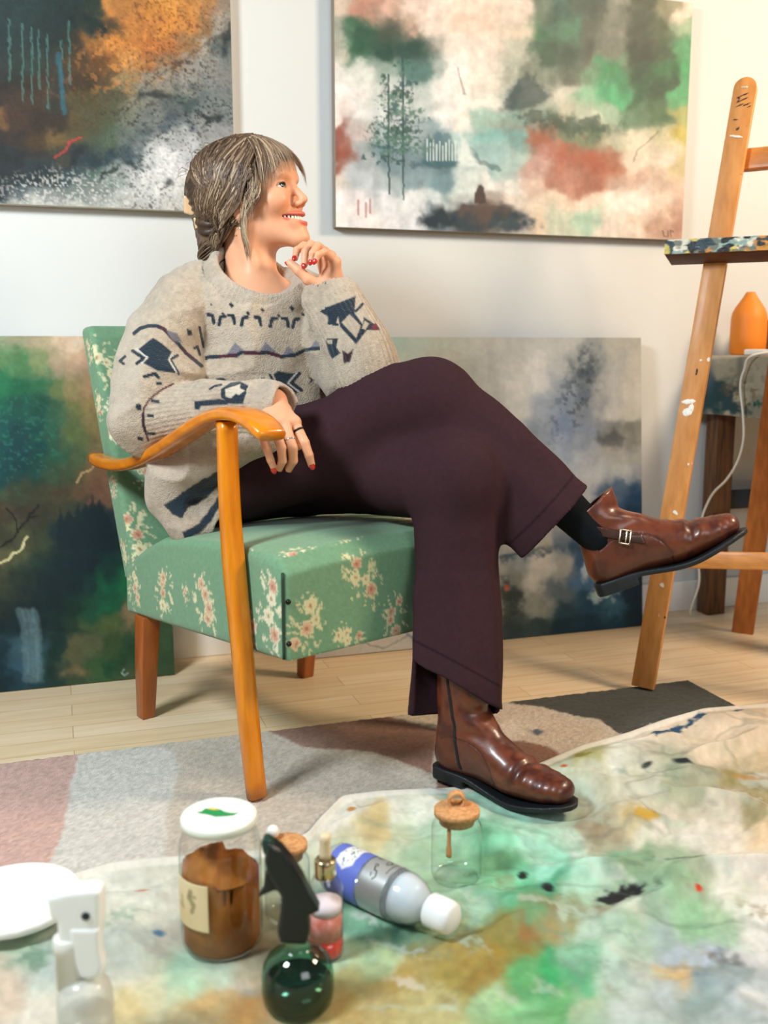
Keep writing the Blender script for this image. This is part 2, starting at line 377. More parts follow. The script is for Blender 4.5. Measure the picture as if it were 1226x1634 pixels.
L.new(mx.outputs['Result'], b.inputs['Base Color']); b.inputs['Roughness'].default_value = .36; b.inputs['Specular IOR Level'].default_value = .4
slab('floor', -2.6, 4.2, -4.6, .12, -.05, 0, fm)
# ================================================================== paint helpers (pigment laid out over the flat canvas)
class Paint:
    def __init__(s, X, Y, seed=0):
        s.X = X; s.Y = Y; s.P = np.stack([X, Y], -1); s.seed = seed; s.c = np.zeros((len(X), 3))
    def nz(s, sc, seed, o=4, ax=1.0, ay=1.0): return fbm(s.P*np.array([ax, ay])/sc, o, s.seed+seed)
    def base(s, h): s.c[:] = hx(h)
    def m(s, cx, cy, rx, ry, rot=0, soft=.6, warp=.5, sc=60, seed=0, grow=1.22):
        out = np.zeros(len(s.X)); rx = rx*grow; ry = ry*grow; R = max(rx, ry)*(1.7+warp)
        ii = np.where((np.abs(s.X-cx) < R) & (np.abs(s.Y-cy) < R))[0]
        if not len(ii): return out
        P = s.P[ii]/sc; wx = (fbm(P, 3, s.seed+seed+11)-.5)*warp*2*rx; wy = (fbm(P, 3, s.seed+seed+31)-.5)*warp*2*ry
        a = math.radians(rot); dx = P[:, 0]*sc-cx+wx; dy = P[:, 1]*sc-cy+wy
        u = (dx*math.cos(a)+dy*math.sin(a))/rx; v = (-dx*math.sin(a)+dy*math.cos(a))/ry
        out[ii] = 1-sst(1-soft, 1+soft*.6, np.sqrt(u*u+v*v)); return out
    def blob(s, h, cx, cy, rx, ry, rot=0, soft=.6, warp=.5, sc=60, a=1.0, seed=0, tex=None):
        m = s.m(cx, cy, rx, ry, rot, soft, warp, sc, seed)*a; ii = np.where(m > 0)[0]
        if not len(ii): return
        mm = m[ii]
        if tex: mm = mm*sst(tex[1], tex[2], fbm(s.P[ii]/tex[0], 4, s.seed+seed+77))
        s.c[ii] = mixc(s.c[ii], hx(h), np.clip(mm, 0, 1))
    def field(s, pts, warp=16, sc=45, pw=2.0, eps=70.0, mott=.10, mirror=True):
        q = np.array([(x, y) for x, y, h in pts], float); C = np.array([hx(h) for x, y, h in pts])**(1/2.2)
        wx = (s.nz(sc, 301, 5)-.5)*2*warp*1.7; wy = (s.nz(sc, 302, 5)-.5)*2*warp*1.7; X = np.abs(s.X+wx) if mirror else s.X+wx; Y = np.abs(s.Y+wy) if mirror else s.Y+wy; out = np.zeros((len(X), 3))
        for i in range(0, len(X), 40000):
            d2 = (X[i:i+40000, None]-q[None, :, 0])**2+(Y[i:i+40000, None]-q[None, :, 1])**2+eps; w = d2**-pw; out[i:i+40000] = (w@C)/w.sum(1)[:, None]
        out *= (1+(s.nz(14, 303, 4)-.5)*mott*2)[:, None]; s.c = np.clip(out, 0, 1)**2.2
    def line(s, h, pts, w, soft=1.0, a=1.0, wob=0, seed=0):
        q = np.array(pts, float); lo = q.min(0)-w-soft-wob-2; hi = q.max(0)+w+soft+wob+2
        ii = np.where((s.X > lo[0]) & (s.X < hi[0]) & (s.Y > lo[1]) & (s.Y < hi[1]))[0]
        if not len(ii): return
        P = s.P[ii]; X = P[:, 0]; Y = P[:, 1]
        if wob: X = X+(fbm(P/9, 2, seed+5)-.5)*wob; Y = Y+(fbm(P/9, 2, seed+6)-.5)*wob
        best = np.full(len(ii), 1e9)
        for (x0, y0), (x1, y1) in zip(pts[:-1], pts[1:]):
            dx, dy = x1-x0, y1-y0; t = np.clip(((X-x0)*dx+(Y-y0)*dy)/(dx*dx+dy*dy+1e-9), 0, 1)
            best = np.minimum(best, np.hypot(X-x0-t*dx, Y-y0-t*dy))
        s.c[ii] = mixc(s.c[ii], hx(h), (1-sst(w*.5, w*.5+soft, best))*a)
    def poly(s, h, pts, soft=2.0, warp=0, sc=20, a=1.0, seed=0):
        X = s.X+(s.nz(sc, seed+3)-.5)*warp; Y = s.Y+(s.nz(sc, seed+4)-.5)*warp; ins = np.zeros(len(X), bool); best = np.full(len(X), 1e9)
        for (x0, y0), (x1, y1) in zip(pts, pts[1:]+pts[:1]):
            dx, dy = x1-x0, y1-y0; t = np.clip(((X-x0)*dx+(Y-y0)*dy)/(dx*dx+dy*dy+1e-9), 0, 1)
            best = np.minimum(best, np.hypot(X-x0-t*dx, Y-y0-t*dy))
            ins ^= ((y0 > Y) != (y1 > Y)) & (X < dx*(Y-y0)/(dy if abs(dy) > 1e-9 else 1e-9)+x0)
        sd = np.where(ins, best, -best); m = sst(-soft, soft, sd); s.c = mixc(s.c, hx(h), m*a); return m
    def grain(s, amt, sc=3, seed=90): s.c *= (1+(s.nz(sc, seed, 3)-.5)*amt)[:, None]
canvas_m = mat('oil_paint_on_canvas', attr=True, rough=.55, bump=(700, .12, .0006), bump2=(60, .10, .002), spec=.3)
def grid(cols, rows):
    return [(x, y, h) for y, r in rows for x, h in zip(cols, r.split(','))]
def canvas(p00, eu, ev, wu, wv, thick, step, paint):
    """slab canvas: p00 top-left of the face, eu right, ev down"""
    eu = nrm(eu); ev = nrm(ev); n = nrm(np.cross(ev, eu)); nu = int(wu/step)+1; nv = int(wv/step)+1
    G = p00+np.linspace(0, wu, nu)[:, None, None]*eu+np.linspace(0, wv, nv)[None, :, None]*ev
    X, Y = PRJ(G.reshape(-1, 3)); p = Paint(X, Y); paint(p); p.c = np.clip(p.c*.84, .004, .85)
    back = np.cross(eu, ev); back = back/np.linalg.norm(back)*thick
    return grid_mesh('painting', G, canvas_m, col=p.c, thick=back)
X1 = np.array([1., 0, 0]); DN = np.array([0, 0, -1.])
# ---- left painting on the wall: forest, orange sky, black and white slope
def paint_a(p):
    p.field(grid((0, 30, 60, 90, 120, 150, 180, 210, 240, 270, 300, 330, 360), (
        (10, '1a2c2a,1c302e,1c302e,1a2c2a,182a28,203028,b57a3c,a06a38,c08038,c9893f,c08240,a87a4c,8f8070'), (40, '18282a,1e3230,1c2c2a,182828,162624,162624,4a3a28,b5763a,b07038,c48038,c08040,8a6a48,9a948a'),
        (70, '18282a,1e2e2c,1c2a28,1a2826,302a20,8a5c2c,c47f38,b87438,b06a34,a8683a,95704a,a09688,55605f'), (100, '1e2a26,222e28,26342e,2c3028,4a3520,5a3c20,8a5a2c,c08848,8f6038,7d6348,8f8578,8a8a84,6f7878'),
        (130, '241e1a,2e241c,36281c,30302a,40301e,3c301e,4f4028,8a7550,8c8270,8a857a,8f8c84,7a7f7c,80807c'), (160, '2c221a,3a2a1e,3a2c1e,2e2e28,4a4228,4c4428,4a4a34,7d7c6a,7a7a70,5a6260,40504f,606a6a,707674'),
        (190, '6a4a28,3a2a1e,30241c,30281e,50442a,4a4830,4a5038,767868,6f7470,48545a,666e70,8f8f8c,747a7a'), (220, '28221e,2c241e,40301e,6a5430,504a30,48503c,4a5a48,5c6660,4a5658,a5a8a6,b0b2b0,8a8c8a,8f9090'),
        (250, '1c2224,1e2426,2a2a26,3a3a30,20282c,24343a,2a3c42,3a4a50,c0c2c0,dcdcda,c0c2c2,a5a6a4,9a9a98'), (280, '1a2428,1c282c,202c30,2a3638,304448,486058,8a9690,b0b2b0,d8d8d6,e2e2e0,d8d8d6,c0c0bc,b0b0ac'),
        (310, '1a262c,485458,6a7474,7f8684,75807c,7a8480,a5aaa6,bcbebc,c8cac8,cfcfcc,c4c4c0,c0c0bc,b8b8b4'), (326, 'a0a09a,b0b0aa,b8b8b0,b0b0aa,b0b0a8,a8aaa4,b0b2ac,b5b5b0,b8b8b4,b8b8b0,b5b5ae,b0b0aa,aaaaa4'))), 12, 26)
    dg = (p.X-p.Y*.75)                                                 # grit scattered along the slope
    g = p.nz(4, 3, 3, 1, 1.3); p.c = mixc(p.c, hx('1c2426'), sst(.55, .70, g)*sst(120, 210, p.X)*sst(110, 160, p.Y+.6*(p.X-200))*.75*(.35+.65*sst(.40, .62, p.nz(45, 6, 3))))
    p.c = mixc(p.c, hx('4a2c14'), sst(.58, .72, p.nz(3.6, 8, 3))*p.m(265, 62, 130, 60, -28, .8)*.7); p.c = mixc(p.c, hx('e0964a'), sst(.56, .72, p.nz(7, 18, 3))*p.m(220, 70, 110, 40, -28, .8)*.5)
    p.c = mixc(p.c, hx('d8d8d2'), sst(.56, .70, p.nz(4, 28, 3))*p.m(170, 305, 190, 26, 0, .7)*.6)
    for q, (x, y, rx, ry, r) in enumerate([(250, 152, 26, 6, 5), (340, 192, 22, 5, -20), (326, 186, 14, 4, 25), (362, 60, 6, 26, 5), (268, 290, 6, 5, 0), (170, 275, 30, 4, -30)]): p.blob('1a2628', x, y, rx, ry, r, .6, .8, 14, .85, q*5)
    p.line('2a3030', [(190, 190), (215, 165), (228, 140), (260, 118), (300, 92), (340, 60)], 1.6, 1.6, .5, 9)
    for q, x in enumerate([14, 35, 61, 75, 97, 110, 50]): p.line('4f7f78', [(x, 30+q*9 % 40), (x+2, 130+(q*31) % 50)], 1.6, 1.2, .5, 5, q)
    p.line('2c5a66', [(92, 85), (97, 130), (102, 180)], 5, 3, .8, 6)
    p.line('a83a35', [(88, 252), (104, 240), (112, 226), (128, 220)], 2.0, 1.4, .9, 5)
    p.grain(.5)
EDGE = hx('cfc9bd')
pa = canvas(np.array([-.62, -.0325, 1.95]), X1, DN, 1.06, .832, .03, .0030, paint_a)
tag(pa, 'unframed forest canvas with orange sky and grey slope, hanging on the wall at the left', 'painting', 'canvases hung on the wall')
# ---- right painting on the wall: misty mountains with two pines
def paint_b(p):
    p.field(grid((540, 580, 620, 660, 700, 740, 780, 820, 860, 900, 940, 980, 1020, 1060, 1092), (
        (10, 'c9b8a8,b98a78,c9a595,dcc9bd,e6d8cc,e6d2c2,e3cdbd,ddd0c4,6b7a6c,4f6a62,56635a,8a8c82,565c50,8a8a72,ddd2c2'), (45, '9aa093,3f6650,5a5a50,b59c8c,dfd0c4,e2c9b8,e0c8b8,d0c4b4,4f7a5c,5f8a72,6a6f64,8f9188,55594f,5a6450,9ab095'),
        (80, 'b8b5a8,3a6a4f,24483c,2c4a46,b0aea6,e4dad0,d9cdc2,b5b8aa,47604f,4c5c50,5c625a,85877d,3f4a40,4a5a48,5a9a70'), (115, 'e6e3de,d5d8d2,8fa39a,4f7370,a9b5b2,e8e4de,e0d8ce,a9aea2,7a8578,60695e,6a8a70,4a8a62,3c5546,3f6a4c,4a9a68'),
        (150, 'eae8e6,e4e2de,c9d0cc,b8c2c0,d9dbd8,eeebe6,dcdad2,5c6f70,9aa59c,c0c0b4,86b093,52a075,3a5c48,3c5444,5aa074'), (185, 'e6dcd6,d8dad8,c5cecd,b5c0bf,dedede,e8e2da,9abab0,7d9a92,8f9e92,b0b09f,b5bfae,9ab59f,5f7f68,4c6850,9aa06a'),
        (220, '8a5548,c0b5b2,9fb0b4,93a5aa,7f98a0,a9c4c4,7fb0ac,6f9a98,8a6a58,6f7a66,6f8068,a9ab98,d0cbb8,c9c4a5,b5a95f'), (255, '8a5040,9aa5a8,6f8890,6f878f,557078,bcd0d0,8fb0b0,9fb8b5,b5928a,a8705f,9f5f4c,a5705a,d5cbbd,dcd4c6,c4b890'),
        (290, 'd5cdc4,b5bfc4,a5b5b8,7f989f,6f8f98,c9d5d3,dfe2df,e3e2de,d0b8a9,a9796a,a06a58,b5998a,c4a999,c4b0a0,cdb8a5'), (325, 'e3e0e0,dcd8da,d5d8dc,dde2e4,c9d5d8,b5bcbc,a9a09a,dfd5c8,e6d8c4,e3d3c0,dccfbf,e6e0d8,e8e3dc,dcccbf,c4a595'),
        (355, 'e6e4e2,e4e0de,dfdfe2,d0d5da,6f7f88,4a464a,55504f,a9a5a0,e3cfb5,c4cdb8,a5c4b0,dcd3c8,dfcdc0,b89a88,b08a78'))), 15, 40)
    st = p.nz(10, 5, 4, 1, .16); p.c = p.c*(1+(st-.5)*.22)[:, None]                                   # vertical drips
    p.poly('22463a', [(556, 84), (570, 40), (590, 44), (612, 42), (640, 48), (655, 44), (668, 56), (682, 58), (694, 68), (704, 92), (690, 100), (640, 88)], 9, 22, 14, .55); p.poly('3a4c44', [(858, 60), (868, 26), (890, 10), (905, -4), (960, -6), (1000, 6), (1040, 2), (1062, 20), (1078, 44), (1090, 60), (1080, 84), (1000, 84), (930, 92), (880, 96)], 12, 26, 16, .30)
    p.poly('2c4044', [(800, 172), (820, 140), (832, 122), (838, 114), (846, 122), (854, 118), (862, 140), (880, 150), (860, 168), (830, 178)], 6, 16, 10, .75)
    p.blob('2f4b40', 915, 200, 50, 16, 10, .6, .9, 14, .8); p.blob('27403a', 852, 188, 20, 10, 0, .6, .9, 10, .7); p.blob('a05a44', 905, 240, 80, 12, 22, .7, .6, 24, .6)
    p.blob('2f5560', 700, 262, 34, 6, 0, .6, .8, 10, a=.8); p.line('2f5a60', [(752, 238), (766, 258), (795, 270)], 4, 4, .6, 6); p.poly('3a6470', [(672, 262), (676, 228), (682, 216), (690, 224), (698, 206), (706, 218), (716, 212), (726, 232), (730, 262)], 4, 10, 9, .7); p.poly('dbe6e4', [(732, 262), (736, 214), (744, 222), (764, 268)], 5, 8, 10, .75)
    for q in range(11): x = 682+q*5; p.line('cfdedd', [(x, 222+(q*7) % 12), (x, 256)], 1.2, .9, .8)
    for q, (x, y0, y1) in enumerate([(620, 120, 310), (643, 85, 318)]):          # the two pines
        p.line('2f4a4c', [(x, y0), (x+1, y1)], 2.2, 1, .9, 2)
        rnd = random.Random(q+4)
        for k in range(11):
            y = y0+4+k*(16 if q == 0 else 15); 
            if y > 262: break
            wd = 6+k*3.4+rnd.uniform(-5, 7); sh = rnd.uniform(-8, 8)
            p.blob(['2c4f49', '3d6558', '54776c', '2f565a'][k % 4], x+sh, y, wd*.8, 6.5, rnd.uniform(-10, 10), .4, 1.1, 7, a=.9, seed=k*3+q, tex=(5, .30, .52))
    p.blob('2f3f46', 760, 350, 60, 20, 4, .4, .5, 24); p.blob('5a4a44', 768, 335, 34, 16, 8, .5, .6, 18, a=.9); p.blob('20323c', 705, 352, 28, 14, 0, .5, .7, 16); p.blob('3a4a52', 820, 358, 30, 8, 0, .6, .7, 14)
    p.poly('4a3d3a', [(757, 325), (758, 308), (763, 296), (768, 293), (773, 300), (776, 325)], 2, 3, 8)
    for q, (x, y) in enumerate([(572, 330), (584, 334), (591, 328)]): p.line('a85a55', [(x, y-10), (x, y+12)], 1.6, 1.5, .7)
    p.line('6a6058', [(1012, 256), (1018, 240), (1035, 225), (1050, 212)], 1.6, 1.5, .5, 6); p.line('5d4f48', [(730, 110), (738, 135), (742, 150)], 1.5, 1.5, .5, 5)
    p.line('6a4a40', [(1058, 368), (1060, 377), (1066, 378), (1067, 368)], 1.3, 1, .8); p.line('6a4a40', [(1071, 377), (1070, 367), (1075, 370)], 1.3, 1, .8)
    p.grain(.16, 6)
EDGE = hx('8f8474')
pb = canvas(np.array([.694, -.0325, 1.72]), X1, DN, 1.014, .626, .03, .0026, paint_b)
tag(pb, 'unframed canvas of two pines and misty green mountains, hanging right of the woman', 'painting', 'canvases hung on the wall')
# ---- canvas leaning at the left: dark green forest
def paint_c(p):
    p.field(grid((0, 30, 60, 90, 120, 150, 172), (
        (545, '9aa080,9c9c7c,a89c7c,c4ad92,cdb8a0,c9ad94,b89a80'), (580, '5f8a58,4a7a4c,7a8a5c,a8957a,bc9c80,c09c80,b08c70'), (615, '1f7048,1a6440,2a6a44,6a7a48,9a8a5c,b08c68,a8805c'), (650, '15604a,145040,164a3c,3a6044,7a7a48,9a8454,9a7850'),
        (685, '12504a,104444,124a44,2a5a44,5f6c40,8a7a4c,90704c'), (720, '0f4a48,0e4046,104642,2a5640,4f6040,7a6a48,8a6448'), (755, '104446,0e3e40,14443c,3a5038,5c5538,7a5c40,805a44'), (790, '454a34,3c4430,40402c,4c4430,6a5038,7a5440,7a5844'),
        (825, '4a3c2c,40382a,3a382a,40402e,3a4034,26343a,203038'), (860, '3a3c2c,4a4c34,3a4432,1c3032,142a30,12282e,12282e'), (895, '5a583c,50543a,24382f,122a2c,10262c,10262c,143a34'), (930, '3a402e,26342c,142a2a,10262a,10262a,123430,155a3c'),
        (965, '24302a,16282a,10262a,0f2628,123028,1a4a34,1a6040'), (1000, '10262a,10262a,12282a,102826,20382a,4a5c38,4f6038'), (1035, '14303a,3a5a66,2a4a52,14302c,5a5a3c,5a6040,3c5434'), (1070, '12303a,34586a,2c5058,16302c,7a6a4a,3a5a34,1e4a30'), (1095, '10282e,1c3c48,1e4046,1c3a34,3a4a34,3a5a38,40603c')))
        +[(205, 800, '4a4434'), (205, 930, '1a6a42'), (205, 985, '8f7a58'), (205, 1040, '2a4a30'), (205, 1090, '4a5a3a'), (230, 1000, '3a5438')], 11, 30)
    p.c = mixc(p.c, hx('2f7a66'), sst(.6, .75, p.nz(6, 5, 3))*p.m(50, 690, 60, 80, 0, .8)*.5)
    p.poly('10262c', [(92, 880), (90, 838), (97, 812), (103, 830), (110, 815), (118, 826), (124, 806), (130, 818), (136, 802), (142, 812), (147, 788), (153, 806), (160, 796), (168, 815), (176, 830), (180, 870)], 3, 7, 8, .9)
    for q, x in enumerate([38, 46, 54, 60]): p.line('7f9ea5', [(x-6, 975), (x, 1000), (x+4, 1085)], 4, 6, .28, 6, q)
    p.line('d9cf9a', [(0, 898), (12, 894), (22, 882), (34, 878), (38, 866), (42, 856)], 2.4, 1.5, .95, 4); p.line('c9a878', [(122, 770), (130, 756), (146, 748), (152, 740)], 1.8, 1.5, .8, 4)
    p.line('1c1d1a', [(0, 872), (22, 858), (34, 840), (50, 820), (62, 806)], 2.6, 1.2, .9, 5); p.line('1c1d1a', [(30, 850), (24, 826), (10, 812)], 1.8, 1.2, .9, 5); p.line('1c1d1a', [(44, 826), (60, 824)], 1.5, 1.2, .9)
    p.line('9fb8b0', [(198, 1068), (194, 1074), (199, 1078), (204, 1074)], 1.2, 1, .8)
    p.grain(.25, 5)
def leaning(xl, xr, ybot, ytop_px, xref, thick, step, paint, yt=-.05):
    """canvas standing on the floor, its top resting back towards the wall"""
    top = UY(xref, ytop_px, yt)[2]; h = math.hypot(top, ybot-yt)
    ev = nrm([0, ybot-yt, -top]); return canvas(np.array([xl, yt, top+.001]), X1, ev, xr-xl, h-.001, thick, step, paint)
EDGE = hx('d5d0c4')
pc = leaning(-.62, .245, -.139, 537, 90, .022, .0030, paint_c)
tag(pc, 'dark green forest canvas standing on the floor behind the armchair at the left', 'painting', 'canvases standing on the floor')
# ---- canvas leaning at the right: blue mist and rock
def paint_d(p):
    L_ = 'c0c0ba,b8b8b0,b8b6ae,b8b5ac,b8b5ac,'
    p.field(grid((520, 620, 660, 700, 740, 780, 820, 860, 900, 940, 980, 1017), (
        (550, 'c0c8c2,9fbab4,a5b5ae,a8b0a8,a8aca4,aeaea6,b5b4ac,bcbcb4,b8b8b2,9aa0a0,b0b0a8,a8a8a0'), (585, 'c0c4be,a9bab2,abb5ac,a5aaa0,a6a89e,b0b0a8,bcbab2,cccac4,b0b2b0,6a747a,a8aaa6,b5b3a9'), (620, 'c0c2bc,b0b8b0,b0b5ac,acaea4,b0afa5,b8b6ac,c6c4bc,c4c4c0,8a94a0,5f6a76,b0b0ac,bcbab0'),
        (655, 'c0c0ba,b5b8b0,b5b5ac,b2b0a6,b5b2a8,bab8ae,c0beb8,8f9aa5,7a8898,7f8892,bcbab4,b5b3a8'), (690, L_+'bcbab0,c4c2ba,7f8a98,70809a,8590a0,7a7c7a,75756c'), (725, L_+'c0beb4,c8c6c0,9aa2aa,8f9cae,a9b0b8,a5a5a0,9a9a90'), (760, L_+'c0beb4,c8c6c0,b0b4b8,a5b0bc,bcc0c4,b0b2b0,95979a'),
        (795, L_+'c4c2ba,c4c2bc,b5b5b2,9aa5b0,a8aeb4,4a6078,1c3a58'), (830, L_+'a9a8a0,b0aea5,b5b3aa,8f969c,2a4864,163852,15344c'), (865, L_+'b0afa5,c0beb5,b8b6ad,6a7a8a,1f3f60,15344c,12303f'), (900, L_+'aeaea5,8f9898,c8c6bc,a5a8a5,34567c,1f4a6c,143448'),
        (935, L_+'a5a598,7a8078,c4c2b6,5a6a74,4a6f94,2a4f6c,102c3c'), (970, L_+'9a9a8c,4a5450,8f9288,22404e,1c4660,3c6a80,0f2a38'), (1000, L_+'707468,2c3c3c,2c4244,10303c,103448,123a4c,0f2a36'))), 14, 36, mott=.045)
    p.blob('3a4653', 936, 588, 11, 26, 15, .6, 1, 11, .7); p.c = mixc(p.c, hx('2c3844'), sst(.54, .68, p.nz(7, 6, 4))*p.m(918, 625, 30, 66, 22, .7)*.6)
    p.poly('454b4c', [(950, 700), (954, 688), (962, 696), (972, 692), (978, 682), (986, 690), (1000, 700), (990, 716), (960, 712)], 5, 8, 8, .7); p.blob('25445a', 840, 885, 45, 6, -14, .7, .8, 12, .8)
    p.blob('a9c0d2', 935, 910, 5, 13, 10, .7, .8, 10); p.blob('a9c8d2', 962, 948, 19, 9, -20, .7, .8, 10, .9); p.blob('2c3632', 815, 955, 18, 22, 0, .7, .9, 10, .8); p.blob('b35a3a', 808, 938, 3, 5, 0, .4, .5, 6); p.c = p.c*(1+(p.nz(9, 5, 4, 1, .2)-.5)*.16)[:, None]
    p.blob('d0cfc8', 600, 1030, 90, 60, 0, .8, .4); p.line('7f8a90', [(560, 1020), (610, 1035), (650, 1015)], 1.5, 1.5, .6, 6); p.line('5a78a8', [(650, 1012), (662, 1020)], 2, 2, .7)
    p.grain(.15, 5)
EDGE = hx('3c4145')
pd = leaning(.585, 1.578, -.121, 539, 860, .022, .0027, paint_d)
tag(pd, 'blue and grey misty rock canvas standing on the floor behind the crossed boot', 'painting', 'canvases standing on the floor')
# ================================================================== rug
def rug():
    st = .0055; xs = np.arange(-.75, 1.42, st); ys = np.arange(-1.75, -.572, st)
    G = np.stack([*np.meshgrid(xs, ys, indexing='ij'), np.full((len(xs), len(ys)), .008)], -1)
    # right edge runs obliquely
    X, Y = PRJ(G.reshape(-1, 3)); p = Paint(X, Y, 5); p.base('b3a99b')
    W = 14
    p.poly('b09086', [(-900, 1000), (122, 1190), (118, 1235), (96, 1330), (70, 1400), (66, 1460), (40, 1700), (-900, 1900)], 1.5, W, 60)
    p.poly('b6b2aa', [(122, 1190), (275, 1195), (286, 1230), (270, 1290), (262, 1380), (240, 1480), (220, 1700), (20, 1700), (66, 1460), (70, 1400), (96, 1330), (118, 1235)], 1.5, W, 60)
    p.poly('988d80', [(275, 1195), (430, 1165), (520, 1200), (600, 1230), (700, 1260), (700, 1300), (500, 1330), (262, 1380), (270, 1290), (286, 1230)], 6, W, 60, .35)
    p.poly('7d5c4e', [(425, 1166), (520, 1140), (620, 1142), (700, 1160), (690, 1235), (640, 1215), (560, 1195), (480, 1190)], 2.5, W, 60)
    p.poly('b5a795', [(600, 1120), (830, 1115), (900, 1140), (1010, 1180), (960, 1215), (880, 1195), (800, 1180), (700, 1165), (650, 1150)], 2, W, 60)
    p.poly('7d5842', [(700, 1170), (800, 1182), (870, 1192), (905, 1215), (870, 1260), (700, 1260)], 2, W, 60)
    p.poly('3a3a33', [(812, 1124), (900, 1060), (1300, 1060), (1300, 1250), (1010, 1182), (960, 1150), (880, 1132)], 1.5, W*.7, 60)
    p.blob('45505c', 858, 1168, 9, 4, 0, .4, .5, 8); p.blob('aaa48f', 1045, 1160, 20, 7, -10, .4, .9, 8, tex=(4, .45, .6))
    sp = p.nz(2.0, 40, 2); p.c *= (.85+.72*sp)[:, None]
    G[..., 2] += (vnoise(G[..., :2]*160, 3)-.5)*.003
    ed = np.minimum(np.minimum(G[..., 0]-xs[0], xs[-1]-G[..., 0]), np.minimum(G[..., 1]-ys[0], ys[-1]-G[..., 1])); G[..., 2] *= .25+.75*sst(0, .012, ed)
    m = mat('rug_pile', attr=True, rough=.95, spec=.1, bump=(420, .8, .004), sheen=.15)
    o = grid_mesh('rug', G, m, col=np.clip(p.c, .01, .9)); return o
tag(rug(), 'short pile rug in patches of dusty rose, grey, brown and charcoal under the armchair', 'rug')
